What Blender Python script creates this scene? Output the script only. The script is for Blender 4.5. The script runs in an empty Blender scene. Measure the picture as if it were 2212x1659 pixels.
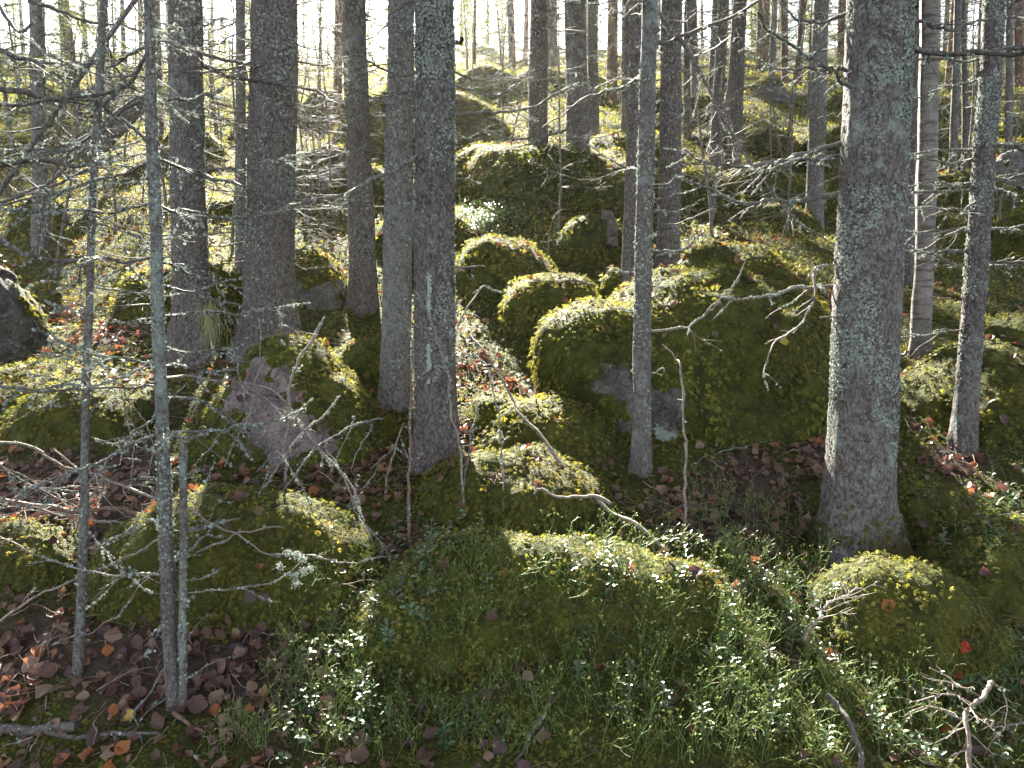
import bpy, math, random
import numpy as np
from mathutils import Vector
from mathutils.bvhtree import BVHTree

random.seed(7)
rng = np.random.default_rng(7)
scene = bpy.context.scene
col = scene.collection
R = math.radians

# ------------------------------------------------------------------ camera
CAM_H = 1.55
PITCH = R(5.0)
FOC = 1671.0            # focal length in units of a 2212 px wide picture
cam_data = bpy.data.cameras.new("camera")
cam_data.sensor_width = 36.0
cam_data.lens = 36.0 * FOC / 2212.0
cam_data.clip_start = 0.05
cam_data.clip_end = 2000.0
cam = bpy.data.objects.new("camera", cam_data)
col.objects.link(cam)
cam.location = (0, 0, CAM_H)
cam.rotation_euler = (R(90) - PITCH, 0, 0)
scene.camera = cam

# ------------------------------------------------------------------ sky, sun, exposure
SUN_AZ, SUN_EL = R(-13.0), R(36.0)       # azimuth from +Y towards +X
world = bpy.data.worlds.new("World")
scene.world = world
world.use_nodes = True
wn = world.node_tree
for n in list(wn.nodes):
    wn.nodes.remove(n)
w_out = wn.nodes.new("ShaderNodeOutputWorld")
w_bg = wn.nodes.new("ShaderNodeBackground")
w_sky = wn.nodes.new("ShaderNodeTexSky")
w_sky.sky_type = 'NISHITA'
w_sky.sun_disc = False
w_sky.sun_elevation = SUN_EL
w_sky.sun_rotation = SUN_AZ
w_sky.air_density = 0.7
w_sky.dust_density = 0.8
w_sky.ozone_density = 1.0
w_bg.inputs['Strength'].default_value = 0.05
w_hsv = wn.nodes.new("ShaderNodeHueSaturation")      # sky colour desaturated so that the shade comes out neutral
w_hsv.inputs['Saturation'].default_value = 0.35
wn.links.new(w_sky.outputs[0], w_hsv.inputs['Color'])
wn.links.new(w_hsv.outputs[0], w_bg.inputs[0])
wn.links.new(w_bg.outputs[0], w_out.inputs[0])

sun_data = bpy.data.lights.new("sun", 'SUN')
sun_data.energy = 5.0
sun_data.angle = R(0.5)
sun_data.color = (1.0, 0.93, 0.80)
sun = bpy.data.objects.new("sun", sun_data)
col.objects.link(sun)
sdir = Vector((math.sin(SUN_AZ) * math.cos(SUN_EL), math.cos(SUN_AZ) * math.cos(SUN_EL), math.sin(SUN_EL)))
sun.rotation_euler = sdir.to_track_quat('Z', 'Y').to_euler()
sun.location = (0, 0, 60)

scene.view_settings.view_transform = 'Standard'
scene.view_settings.look = 'None'
scene.view_settings.gamma = 1.0
scene.view_settings.exposure = 3.6
cy = scene.cycles
cy.max_bounces = 6
cy.diffuse_bounces = 3
cy.glossy_bounces = 2
cy.transmission_bounces = 3
cy.transparent_max_bounces = 8
cy.volume_bounces = 0
cy.sample_clamp_indirect = 6.0
cy.use_denoising = True
cy.caustics_reflective = False
cy.caustics_refractive = False

# ------------------------------------------------------------------ maths helpers
CP, SP = math.cos(PITCH), math.sin(PITCH)

def rays(px, py):
    u = (np.asarray(px, float) - 1106.0) / FOC
    v = (829.5 - np.asarray(py, float)) / FOC
    return np.stack([u, CP + v * SP, -SP + v * CP], -1)

def at(px, py, d):
    """world point seen at picture position (2212 px wide) at forward distance d"""
    return rays(px, py) * np.asarray(d, float)[..., None] + np.array([0, 0, CAM_H])

def project(P):
    P = np.asarray(P, float) - np.array([0, 0, CAM_H])
    t = P[..., 1] * CP - P[..., 2] * SP
    up = P[..., 1] * SP + P[..., 2] * CP
    t_ = np.where(t < 1e-4, 1e-4, t)
    return 1106 + FOC * P[..., 0] / t_, 829.5 - FOC * up / t_, t

def unit(v):
    return v / np.maximum(np.linalg.norm(v, axis=-1, keepdims=True), 1e-9)

_hr = np.random.default_rng(99)
_PERM = _hr.permutation(256)
_PERM = np.concatenate([_PERM, _PERM, _PERM])
_VAL = _hr.random(256) * 2 - 1

def noise3(P):
    P = np.asarray(P, float)
    i = np.floor(P).astype(int)
    f = P - i
    f = f * f * f * (f * (f * 6 - 15) + 10)
    i &= 255
    X, Y, Z = i[..., 0], i[..., 1], i[..., 2]
    def h(a, b, c):
        return _VAL[_PERM[_PERM[_PERM[(X + a) & 255] + ((Y + b) & 255)] + ((Z + c) & 255)]]
    fx, fy, fz = f[..., 0], f[..., 1], f[..., 2]
    l = lambda a, b, t: a + (b - a) * t
    return l(l(l(h(0,0,0), h(1,0,0), fx), l(h(0,1,0), h(1,1,0), fx), fy),
             l(l(h(0,0,1), h(1,0,1), fx), l(h(0,1,1), h(1,1,1), fx), fy), fz)

def fbm(P, octs=3, gain=.5):
    P = np.asarray(P, float)
    s = 0; a = 1.0; t = 0
    for o in range(octs):
        s = s + a * noise3(P * (2 ** o) + o * 17.3); t += a; a *= gain
    return s / t

def smooth01(x, a, b):
    t = np.clip((x - a) / (b - a), 0, 1)
    return t * t * (3 - 2 * t)

# ------------------------------------------------------------------ mesh helpers
class MB:
    """collects triangles and quads, with one float attribute per vertex and a material index per face"""
    def __init__(s):
        s.v = []; s.q = []; s.t = []; s.a = []; s.qm = []; s.tm = []; s.n = 0
    def add(s, v, quads=None, tris=None, tint=0.5, mi=0):
        v = np.asarray(v, float).reshape(-1, 3)
        if quads is not None and len(quads):
            quads = np.asarray(quads, int).reshape(-1, 4); s.q.append(quads + s.n); s.qm.append(np.full(len(quads), mi))
        if tris is not None and len(tris):
            tris = np.asarray(tris, int).reshape(-1, 3); s.t.append(tris + s.n); s.tm.append(np.full(len(tris), mi))
        s.v.append(v); s.a.append(np.broadcast_to(np.asarray(tint, float), (len(v),)))
        s.n += len(v)
    def mesh(s, name, mats, smooth=True):
        me = bpy.data.meshes.new(name)
        V = np.concatenate(s.v) if s.v else np.zeros((0, 3))
        Q = np.concatenate(s.q) if s.q else np.zeros((0, 4), int)
        T = np.concatenate(s.t) if s.t else np.zeros((0, 3), int)
        me.vertices.add(len(V)); me.vertices.foreach_set('co', V.ravel().astype(np.float32))
        nl = len(Q) * 4 + len(T) * 3
        me.loops.add(nl)
        me.loops.foreach_set('vertex_index', np.concatenate([Q.ravel(), T.ravel()]).astype(np.int32))
        me.polygons.add(len(Q) + len(T))
        st = np.concatenate([np.arange(len(Q)) * 4, len(Q) * 4 + np.arange(len(T)) * 3]).astype(np.int32)
        me.polygons.foreach_set('loop_start', st)
        mi = np.concatenate(s.qm + s.tm) if (s.qm or s.tm) else np.zeros(0)
        me.polygons.foreach_set('material_index', mi.astype(np.int32))
        me.polygons.foreach_set('use_smooth', np.full(len(Q) + len(T), smooth))
        at_ = me.attributes.new('tint', 'FLOAT', 'POINT')
        at_.data.foreach_set('value', np.concatenate(s.a).astype(np.float32) if s.a else np.zeros(0, np.float32))
        for m in (mats if isinstance(mats, (list, tuple)) else [mats]):
            me.materials.append(m)
        me.update(calc_edges=True)
        return me

def link(name, me, parent=None, loc=None):
    o = bpy.data.objects.new(name, me)
    col.objects.link(o)
    if parent is not None:
        o.parent = parent
    if loc is not None:
        o.location = loc
    return o

def tag(o, label=None, cat=None, group=None, kind=None):
    if label: o['label'] = label
    if cat: o['category'] = cat
    if group: o['group'] = group
    if kind: o['kind'] = kind
    return o

def thing(name, label, cat, loc, group=None):
    o = link(name, None, None, loc)
    o.empty_display_size = 0.1
    return tag(o, label, cat, group)

def part(name, mb, mats, parent, smooth=True):
    """part whose vertices were given in world space, child of a thing standing at parent.location"""
    L = np.array(parent.location)
    mb.v = [v - L for v in mb.v]
    return link(name, mb.mesh(name, mats, smooth), parent)

def tube(P, r, k=6, tint=.5):
    """verts and quads of a tube along P"""
    P = np.asarray(P, float); n = len(P)
    r = np.broadcast_to(np.asarray(r, float), (n,))
    T = unit(np.gradient(P, axis=0))
    ref = np.array([0.0, 0, 1.0]) if abs(T[:, 2]).mean() < .8 else np.array([0, 1.0, 0])
    A = unit(np.cross(T, ref)); B = np.cross(T, A)
    th = np.arange(k) / k * 2 * np.pi
    V = P[:, None, :] + r[:, None, None] * (np.cos(th)[None, :, None] * A[:, None, :] + np.sin(th)[None, :, None] * B[:, None, :])
    i = np.arange(n - 1)[:, None] * k; j = np.arange(k)[None, :]; j2 = (j + 1) % k
    Q = np.stack([i + j, i + j2, i + k + j2, i + k + j], -1).reshape(-1, 4)
    return V.reshape(-1, 3), Q

def spline(C, step):
    """Catmull-Rom through the control points, resampled about every step metres"""
    C = np.asarray(C, float)
    if len(C) == 2:
        n = max(2, int(np.linalg.norm(C[1] - C[0]) / step) + 1)
        t = np.linspace(0, 1, n)[:, None]
        return C[0] * (1 - t) + C[1] * t
    E = np.vstack([2 * C[0] - C[1], C, 2 * C[-1] - C[-2]])
    out = []
    for a in range(1, len(E) - 2):
        p0, p1, p2, p3 = E[a - 1:a + 3]
        n = max(2, int(np.linalg.norm(p2 - p1) / step) + 1)
        t = np.linspace(0, 1, n, endpoint=False)[:, None]
        out.append(.5 * (2 * p1 + (p2 - p0) * t + (2 * p0 - 5 * p1 + 4 * p2 - p3) * t ** 2 + (3 * p1 - p0 - 3 * p2 + p3) * t ** 3))
    out.append(C[-1:])
    return np.vstack(out)

# ------------------------------------------------------------------ materials
def new_mat(name):
    m = bpy.data.materials.new(name); m.use_nodes = True
    nt = m.node_tree
    for n in list(nt.nodes): nt.nodes.remove(n)
    out = nt.nodes.new("ShaderNodeOutputMaterial")
    return m, nt, out

def N(nt, typ, **kw):
    n = nt.nodes.new(typ)
    for k, v in kw.items():
        if k in n.inputs: n.inputs[k].default_value = v
        else: setattr(n, k, v)
    return n

def ramp(nt, fac, stops, interp='LINEAR'):
    n = nt.nodes.new("ShaderNodeValToRGB")
    n.color_ramp.interpolation = interp
    e = n.color_ramp.elements
    while len(e) < len(stops): e.new(0.5)
    for i, (p, c) in enumerate(stops):
        e[i].position = p
        e[i].color = (c, c, c, 1) if isinstance(c, (int, float)) else (*c, 1)
    nt.links.new(fac, n.inputs[0])
    return n.outputs[0]

def mixc(nt, fac, a, b, mode='MIX'):
    n = nt.nodes.new("ShaderNodeMix"); n.data_type = 'RGBA'; n.blend_type = mode
    for s, v in ((0, fac), (6, a), (7, b)):
        if hasattr(v, 'links'): nt.links.new(v, n.inputs[s])
        elif isinstance(v, tuple): n.inputs[s].default_value = (*v, 1)
        else: n.inputs[s].default_value = v
    return n.outputs[2]

def math_(nt, op, a, b=0.0, c=None):
    n = nt.nodes.new("ShaderNodeMath"); n.operation = op
    for s, v in ((0, a), (1, b), (2, c)):
        if v is None: continue
        if hasattr(v, 'links'): nt.links.new(v, n.inputs[s])
        else: n.inputs[s].default_value = v
    return n.outputs[0]

def obj_coord(nt, scale=(1, 1, 1)):
    tc = nt.nodes.new("ShaderNodeTexCoord")
    mp = nt.nodes.new("ShaderNodeMapping")
    mp.inputs['Scale'].default_value = scale
    nt.links.new(tc.outputs['Object'], mp.inputs[0])
    return mp.outputs[0]

def noise(nt, vec, scale, detail=4, rough=.6, out=0):
    n = nt.nodes.new("ShaderNodeTexNoise")
    n.inputs['Scale'].default_value = scale; n.inputs['Detail'].default_value = detail
    n.inputs['Roughness'].default_value = rough
    nt.links.new(vec, n.inputs['Vector'])
    return n.outputs[out]

def voro(nt, vec, scale, feature='F1', out=0):
    n = nt.nodes.new("ShaderNodeTexVoronoi"); n.feature = feature
    n.inputs['Scale'].default_value = scale
    nt.links.new(vec, n.inputs['Vector'])
    return n.outputs[out]

def bump(nt, h, strength=.6, dist=.02):
    n = nt.nodes.new("ShaderNodeBump")
    n.inputs['Strength'].default_value = strength; n.inputs['Distance'].default_value = dist
    nt.links.new(h, n.inputs['Height'])
    return n.outputs[0]

def attr(nt, name='tint'):
    n = nt.nodes.new("ShaderNodeAttribute"); n.attribute_name = name
    return n.outputs['Fac']

def principled(nt, out, base, rough=.85, normal=None, spec=.3):
    b = nt.nodes.new("ShaderNodeBsdfPrincipled")
    if hasattr(base, 'links'): nt.links.new(base, b.inputs['Base Color'])
    else: b.inputs['Base Color'].default_value = (*base, 1)
    if hasattr(rough, 'links'): nt.links.new(rough, b.inputs['Roughness'])
    else: b.inputs['Roughness'].default_value = rough
    b.inputs['Specular IOR Level'].default_value = spec
    if normal is not None: nt.links.new(normal, b.inputs['Normal'])
    if out is not None: nt.links.new(b.outputs[0], out.inputs[0])
    return b

def leafy(name, stops, trans=.45, tgain=(1.5, 1.4, .9), rough=.6, spec=.3, var=None):
    """thin foliage: tint attribute to colour, part of the light passes through"""
    m, nt, out = new_mat(name)
    c = ramp(nt, attr(nt), stops)
    if var:
        f = noise(nt, obj_coord(nt), var[0], 2)
        c = mixc(nt, ramp(nt, f, [(.4, 0.0), (.62, var[2])]), c, var[1])
    b = principled(nt, None, c, rough, None, spec)
    t = nt.nodes.new("ShaderNodeBsdfTranslucent")
    nt.links.new(mixc(nt, 1.0, c, tgain, 'MULTIPLY'), t.inputs[0])
    mx = nt.nodes.new("ShaderNodeMixShader"); mx.inputs[0].default_value = trans
    nt.links.new(b.outputs[0], mx.inputs[1]); nt.links.new(t.outputs[0], mx.inputs[2])
    nt.links.new(mx.outputs[0], out.inputs[0])
    return m

M = {}
M['moss'] = leafy('moss_fronds', [(0, (.030, .040, .012)), (.35, (.078, .096, .024)), (.7, (.165, .176, .038)), (1, (.300, .282, .065))],
                  .50, (1.75, 1.6, 1.0), .65, .2, (1.6, (.130, .095, .022), .5))
M['spruce'] = leafy('spruce_needles', [(0, (.03, .05, .012)), (.5, (.07, .095, .02)), (1, (.14, .15, .035))], .45, (1.7, 1.6, .8), .5, .3)
M['lingon'] = leafy('lingonberry_leaf', [(0, (.03, .065, .025)), (.6, (.06, .11, .045)), (1, (.11, .15, .07))], .18, (1.4, 1.5, .6), .33, .9)
M['bilberry'] = leafy('bilberry_twig', [(0, (.07, .12, .03)), (.6, (.12, .19, .045)), (1, (.18, .15, .07))], .15, (1.2, 1.3, .7), .5, .3)
M['litter'] = leafy('leaf_litter', [(0, (.045, .026, .022)), (.3, (.105, .058, .042)), (.6, (.16, .095, .07)), (.85, (.20, .10, .045)), (1, (.27, .15, .06))],
                    .28, (1.8, .95, .5), .5, .35)
for nm, c in (('brown', (.115, .066, .052)), ('tan', (.23, .155, .115)), ('orange', (.28, .095, .022)), ('yellow', (.42, .34, .06)),
              ('purple', (.085, .048, .052)), ('red', (.35, .035, .012))):
    m_, nt_, out_ = new_mat(nm + '_leaf')
    f_ = noise(nt_, obj_coord(nt_), 55, 3)
    v_ = voro(nt_, obj_coord(nt_), 130)
    c_ = mixc(nt_, ramp(nt_, f_, [(.35, 0.0), (.7, .75)]), c, tuple(x * .5 for x in c))
    b_ = principled(nt_, None, c_, .48, bump(nt_, v_, .35, .002), .4)
    t_ = nt_.nodes.new("ShaderNodeBsdfTranslucent")
    nt_.links.new(mixc(nt_, 1.0, c_, (1.8, 1.0, .6), 'MULTIPLY'), t_.inputs[0])
    x_ = nt_.nodes.new("ShaderNodeMixShader"); x_.inputs[0].default_value = .28
    nt_.links.new(b_.outputs[0], x_.inputs[1]); nt_.links.new(t_.outputs[0], x_.inputs[2])
    nt_.links.new(x_.outputs[0], out_.inputs[0])
    M['leaf_' + nm] = m_

def make_lichen(name, a, b):
    return leafy(name, [(0, a), (1, b)], .22, (1, 1, .95), .8, .1)
M['lichen'] = make_lichen('grey_lichen', (.15, .172, .155), (.31, .355, .325))
M['beard'] = make_lichen('beard_lichen', (.22, .24, .13), (.36, .37, .2))

def make_bark(name, dark, mid, lich, lo, hi, sc=1.0, bstr=.8):
    """scaly spruce bark with lichen patches that grow more where tint is high"""
    m, nt, out = new_mat(name)
    v = obj_coord(nt, (1, 1, .62))
    nd_ = noise(nt, v, 30 * sc, 3, .6, 1)
    vd = mixc(nt, .035, v, nd_)
    v1 = voro(nt, vd, 85 * sc)
    v2 = voro(nt, vd, 85 * sc, 'F1', 1)
    n1 = noise(nt, v, 26 * sc, 6, .65)
    n2 = noise(nt, obj_coord(nt), 150, 3)
    base = mixc(nt, ramp(nt, n1, [(.3, 0.0), (.7, 1.0)]), dark, mid)
    base = mixc(nt, .45, base, mixc(nt, ramp(nt, v2, [(.15, 0.0), (.8, 1.0)]), tuple(x * .8 for x in dark), tuple(x * 1.25 for x in mid)))
    base = mixc(nt, ramp(nt, v1, [(.42, 0.0), (.75, .7)]), base, tuple(x * .4 for x in dark))
    ln = noise(nt, obj_coord(nt, (1, 1, .8)), 13, 7, .72)
    lm = math_(nt, 'ADD', ln, math_(nt, 'MULTIPLY', math_(nt, 'SUBTRACT', attr(nt), .5), .45))
    lf = ramp(nt, lm, [(lo, 0.0), (hi, 1.0)])
    lc = mixc(nt, ramp(nt, n2, [(.3, 0.0), (.7, 1.0)]), tuple(x * .55 for x in lich), lich)
    c = mixc(nt, lf, base, lc)
    h = math_(nt, 'ADD', math_(nt, 'MULTIPLY', v1, -.7), math_(nt, 'MULTIPLY', n1, 1.1))
    h = math_(nt, 'ADD', h, math_(nt, 'MULTIPLY', n2, .3))
    h = math_(nt, 'ADD', h, math_(nt, 'MULTIPLY', lf, .3))
    principled(nt, out, c, .9, bump(nt, h, bstr, .022), .2)
    return m
M['bark'] = make_bark('spruce_bark', (.080, .068, .063), (.175, .158, .150), (.25, .285, .265), .57, .70)
M['bark_grey'] = make_bark('grey_spruce_bark', (.10, .093, .087), (.21, .198, .188), (.23, .26, .245), .52, .74)
M['bark_pine'] = make_bark('ruddy_pine_bark', (.09, .052, .038), (.2, .125, .09), (.26, .24, .2), .62, .8)
M['bark_young'] = make_bark('young_bark', (.09, .08, .074), (.18, .168, .158), (.25, .29, .265), .50, .64, 1.7, .6)

def make_birch():
    m, nt, out = new_mat('birch_bark')
    v = obj_coord(nt, (1, 1, 7))
    n1 = noise(nt, v, 9, 5, .6)
    n2 = noise(nt, obj_coord(nt), 12, 5, .6)
    c = mixc(nt, ramp(nt, n2, [(.35, 0.0), (.65, 1.0)]), (.095, .085, .078), (.20, .185, .168))
    c = mixc(nt, ramp(nt, n1, [(.52, 0.0), (.62, .85)]), c, (.055, .045, .04))
    c = mixc(nt, ramp(nt, math_(nt, 'ADD', attr(nt), math_(nt, 'MULTIPLY', math_(nt, 'SUBTRACT', n2, .5), .8)), [(.5, 0.0), (.72, 1.0)]), c, (.10, .085, .076))
    principled(nt, out, c, .8, bump(nt, math_(nt, 'SUBTRACT', n2, n1), .5, .01), .25)
    return m
M['birch'] = make_birch()

def make_wood(name, a, b, sc=60):
    m, nt, out = new_mat(name)
    n1 = noise(nt, obj_coord(nt), sc, 4, .65)
    c = mixc(nt, ramp(nt, n1, [(.35, 0.0), (.65, 1.0)]), a, b)
    principled(nt, out, c, .75, bump(nt, n1, .5, .004), .3)
    return m
M['twig_dark'] = make_wood('dark_dead_wood', (.038, .031, .028), (.115, .105, .098))
M['twig_pale'] = make_wood('pale_dead_wood', (.10, .078, .064), (.25, .21, .18))
M['twig_grey'] = make_wood('grey_dead_wood', (.055, .047, .042), (.15, .135, .122))
M['twig_brown'] = make_wood('brown_dead_wood', (.07, .042, .03), (.17, .11, .08))
M['stump'] = make_wood('rotten_wood', (.04, .032, .028), (.12, .10, .09), 25)

def make_rock(name, a, b, speck, soil=((.022, .026, .006), (.07, .075, .012))):
    """granite that gives way to a bed of moss where the tint attribute is high"""
    m, nt, out = new_mat(name)
    v = obj_coord(nt)
    n1 = noise(nt, v, 5, 6, .62)
    n2 = noise(nt, v, 60, 4, .7)
    n3 = noise(nt, v, 11, 5, .6)
    c = mixc(nt, ramp(nt, n1, [(.38, 0.0), (.62, 1.0)]), tuple(x * .8 for x in a), tuple(x * 1.2 for x in b))
    c = mixc(nt, ramp(nt, n2, [(.48, 0.0), (.62, .9)]), c, speck)
    cr_ = voro(nt, mixc(nt, .06, v, noise(nt, v, 6, 3, .6, 1)), 4.5, 'DISTANCE_TO_EDGE')
    c = mixc(nt, ramp(nt, cr_, [(0, .85), (.018, 0.0)]), c, (.03, .027, .024))
    c = mixc(nt, ramp(nt, noise(nt, v, 22, 6, .75), [(.56, 0.0), (.62, .5)]), c, (.30, .31, .29))
    c = mixc(nt, ramp(nt, n3, [(.56, 0.0), (.68, .75)]), c, (.045, .05, .025))
    s = mixc(nt, ramp(nt, n3, [(.35, 0.0), (.65, 1.0)]), soil[0], soil[1])
    f = ramp(nt, math_(nt, 'ADD', attr(nt), math_(nt, 'MULTIPLY', math_(nt, 'SUBTRACT', n3, .5), .7)), [(.42, 0.0), (.55, 1.0)])
    c = mixc(nt, f, c, s)
    h = math_(nt, 'ADD', n1, math_(nt, 'MULTIPLY', n2, .35))
    principled(nt, out, c, .9, bump(nt, h, 1.0, .05), .2)
    return m
M['rock'] = make_rock('grey_granite', (.07, .068, .063), (.15, .143, .135), (.04, .038, .037))
M['rock_dark'] = make_rock('dark_rock', (.035, .031, .028), (.085, .078, .07), (.025, .022, .02))
M['rock_pink'] = make_rock('pink_granite', (.125, .098, .097), (.215, .168, .168), (.075, .06, .06))

def make_ground():
    m, nt, out = new_mat('forest_floor')
    v = obj_coord(nt)
    n1 = noise(nt, v, 3, 6, .65)
    n2 = noise(nt, v, 34, 5, .7)
    c1 = mixc(nt, ramp(nt, n2, [(.3, 0.0), (.7, 1.0)]), (.028, .021, .016), (.085, .062, .048))
    c2 = mixc(nt, ramp(nt, n2, [(.3, 0.0), (.7, 1.0)]), (.022, .028, .008), (.065, .072, .016))
    f = ramp(nt, math_(nt, 'ADD', attr(nt), math_(nt, 'MULTIPLY', math_(nt, 'SUBTRACT', n1, .5), .6)), [(.42, 0.0), (.6, 1.0)])
    principled(nt, out, mixc(nt, f, c1, c2), .95, bump(nt, n2, .9, .03), .15)
    return m
M['ground'] = make_ground()
# ================================================================== GROUND
# picture x, picture y, forward distance of places where the ground shows
GC = [(0,1659,2.5),(550,1659,2.45),(1106,1659,2.4),(1700,1659,2.4),(2212,1659,2.4),
      (1850,1215,3.5),(2082,980,4.2),(1385,1016,4.15),(939,1030,4.1),(852,896,4.7),(415,785,5.3),(580,765,5.35),
      (787,681,6.3),(1362,630,6.2),(1443,600,6.6),(1985,773,5.2),(377,1550,2.68),(170,1490,2.75),
      (1650,1030,4.05),(1150,1160,3.4),(600,1075,3.75),(760,1000,4.0),(100,1100,3.5),(450,1130,3.35),(0,1400,2.9),
      (1100,830,4.9),(1050,710,5.6),(300,760,5.2),(80,800,4.9),(150,680,6.2),(700,700,5.9),
      (2150,640,6.0),(2060,700,5.5),(1750,545,6.6),(1620,540,7.0),(1290,600,6.8),(1000,540,7.2),
      (300,560,7.2),(60,560,7.5),(120,470,8.6),(0,380,11),(300,400,10.5),(480,470,8.5),(700,470,8.6),
      (1758,510,8.0),(2056,443,9.0),(2178,400,9.6),(1543,363,10.2),(1583,377,9.9),(1400,310,11.0),(1285,307,11.0),(1050,300,11.2),
      (1700,390,9.6),(2000,330,11),(900,430,9.4),
      (200,300,14),(500,300,14),(800,300,14),(1100,230,15),(1400,240,15),(1697,200,17),(2100,230,15),(0,300,14),(2212,230,15),
      (-300,230,20),(300,215,20),(800,210,20),(1100,170,20),(1500,185,21),(1900,180,20),(2400,190,20),
      (300,175,30),(900,165,30),(1106,160,30),(1600,165,30),(2000,160,30),(2600,170,30),(-400,175,30),
      (1500,1150,3.55),(1240,1500,2.6),(1700,1500,2.6),(2000,1560,2.55),(800,1540,2.6),(1600,1320,2.95),(300,1350,2.95)]
GC = np.array(GC, float)
gp = at(GC[:, 0], GC[:, 1], GC[:, 2])
extra = np.array([(x, y, z) for x in (-40, -15, 0, 15, 40) for y, z in ((44, 16.2), (60, 20.6), (90, 21.5), (130, 20))]
                 + [(-6, 2.5, .2), (6, 2.5, .2), (-4, 0, -.35), (0, 0, -.35), (4, 0, -.35), (-5, -6, -1.2), (5, -6, -1.2), (0, -3, -.8),
                    (-6, 5, 1.1), (7, 5, 1.3), (-9, 9, 2.6), (10, 9, 2.9), (-16, 15, 5.2), (17, 15, 5.2), (-25, 25, 8.9), (26, 25, 8.9)], float)
gp = np.vstack([gp, extra])
GS = np.array([1.0, 1.0])
def _warp(xy):      # distances are compressed so that far controls do not dominate
    y = xy[..., 1]; x = xy[..., 0]
    s = np.log1p(np.maximum(y, -6) / 4 + 2)
    return np.stack([x / (np.maximum(y, -2) * .5 + 4) * 2.2, s * 2.6], -1)
def _phi(r2):
    return np.where(r2 > 1e-12, .5 * r2 * np.log(np.maximum(r2, 1e-12)), 0)
def z_base(y):
    return np.interp(y, [-8, 0, 2.4, 4, 6, 9, 14, 20, 30, 44, 60, 90, 150], [-1.4, -.4, .12, .7, 1.5, 2.9, 5.0, 7.3, 10.8, 16.2, 20.6, 21.5, 19])
gw = _warp(gp[:, :2]); res = gp[:, 2] - z_base(gp[:, 1])
n_ = len(gw)
K_ = _phi(((gw[:, None] - gw[None]) ** 2).sum(-1)) + np.eye(n_) * .02
P_ = np.hstack([np.ones((n_, 1)), gw])
A_ = np.block([[K_, P_], [P_.T, np.zeros((3, 3))]])
sol_ = np.linalg.solve(A_, np.concatenate([res, np.zeros(3)]))
def gz_smooth(x, y):
    q = _warp(np.stack([np.asarray(x, float), np.asarray(y, float)], -1))
    sh = q.shape[:-1]; q = q.reshape(-1, 2)
    out = np.empty(len(q))
    for a in range(0, len(q), 20000):
        d2 = ((q[a:a + 20000, None] - gw[None]) ** 2).sum(-1)
        out[a:a + 20000] = _phi(d2) @ sol_[:n_] + sol_[n_] + q[a:a + 20000] @ sol_[n_ + 1:]
    return out.reshape(sh) + z_base(y)
def gz(x, y):
    x = np.asarray(x, float); y = np.asarray(y, float)
    P = np.stack([x, y, x * 0], -1)
    far = smooth01(y, 6, 14)
    return gz_smooth(x, y) + .035 * noise3(P * 2.6) + .05 * noise3(P * 1.1 + 9) + .018 * noise3(P * 6 + 4) + far * (.22 * noise3(P * .55 + 31) + .12 * noise3(P * 1.3 + 51))

gy = np.concatenate([np.linspace(-8, .9, 14), 1.2 * (150 / 1.2) ** np.linspace(0, 1, 330)])
gu = np.linspace(-1, 1, 230)
GY, GU = np.meshgrid(gy, gu, indexing='ij')
GX = GU * (7 + .95 * np.maximum(GY, 0))
GZ = gz(GX, GY)
gV = np.stack([GX, GY, GZ], -1).reshape(-1, 3)
nr, nc = GX.shape
i_ = (np.arange(nr - 1)[:, None] * nc + np.arange(nc - 1)[None]).reshape(-1)
gQ = np.stack([i_, i_ + 1, i_ + nc + 1, i_ + nc], -1)
def moss_amount(P):
    return np.clip(.78 + .65 * fbm(np.asarray(P) * np.array([1.5, 1.5, 0]) + 3.3, 3) + .12 * smooth01(P[..., 1], 5, 9), 0, 1)
g_moss = moss_amount(gV)
# hollows between the near boulders collect leaves instead of moss (picture x, y, distance, radius)
HOLLOW = [(1050,780,5.1,.14),(1120,830,4.8,.16),(790,1010,4.0,.32),(720,1060,3.85,.25),(1640,1010,4.1,.25),(1780,960,4.2,.3),(500,1530,2.75,.42),
          (300,1480,2.8,.35),(120,1560,2.65,.4),(650,1500,2.75,.22),(120,1060,3.6,.4),(330,1090,3.45,.3),(1680,1230,3.3,.25),(1500,1120,3.7,.3),
          (250,740,5.4,.22),(150,700,6,.22),(2060,990,4.1,.15),(1000,940,4.4,.2),(60,1500,2.75,.35),(860,1180,3.4,.18)]
hp = at(*np.array(HOLLOW)[:, :3].T); hr = np.array(HOLLOW)[:, 3]
def hollow(P):
    d = np.sqrt(((P[:, None, :2] - hp[None, :, :2]) ** 2).sum(-1)) / hr[None]
    return np.exp(-(d ** 2)).max(1)
g_hol = np.zeros(len(gV)); sel = (gV[:, 1] > 2) & (gV[:, 1] < 8)
g_hol[sel] = hollow(gV[sel])
g_moss = np.clip(g_moss - .4 * g_hol, 0, 1)
mb = MB(); mb.add(gV, gQ, tint=g_moss)
ground = link('ground', mb.mesh('ground', M['ground']))
tag(ground, kind='structure')

# ================================================================== BOULDERS
bme = bpy.data.meshes.new('tmp')
import bmesh
ICO = {}
for lv in (4, 5, 6):
    b_ = bmesh.new(); bmesh.ops.create_icosphere(b_, subdivisions=lv, radius=1)
    b_.verts.ensure_lookup_table()
    ICO[lv] = (np.array([v.co[:] for v in b_.verts]), np.array([[v.index for v in f.verts] for f in b_.faces]))
    b_.free()

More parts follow.
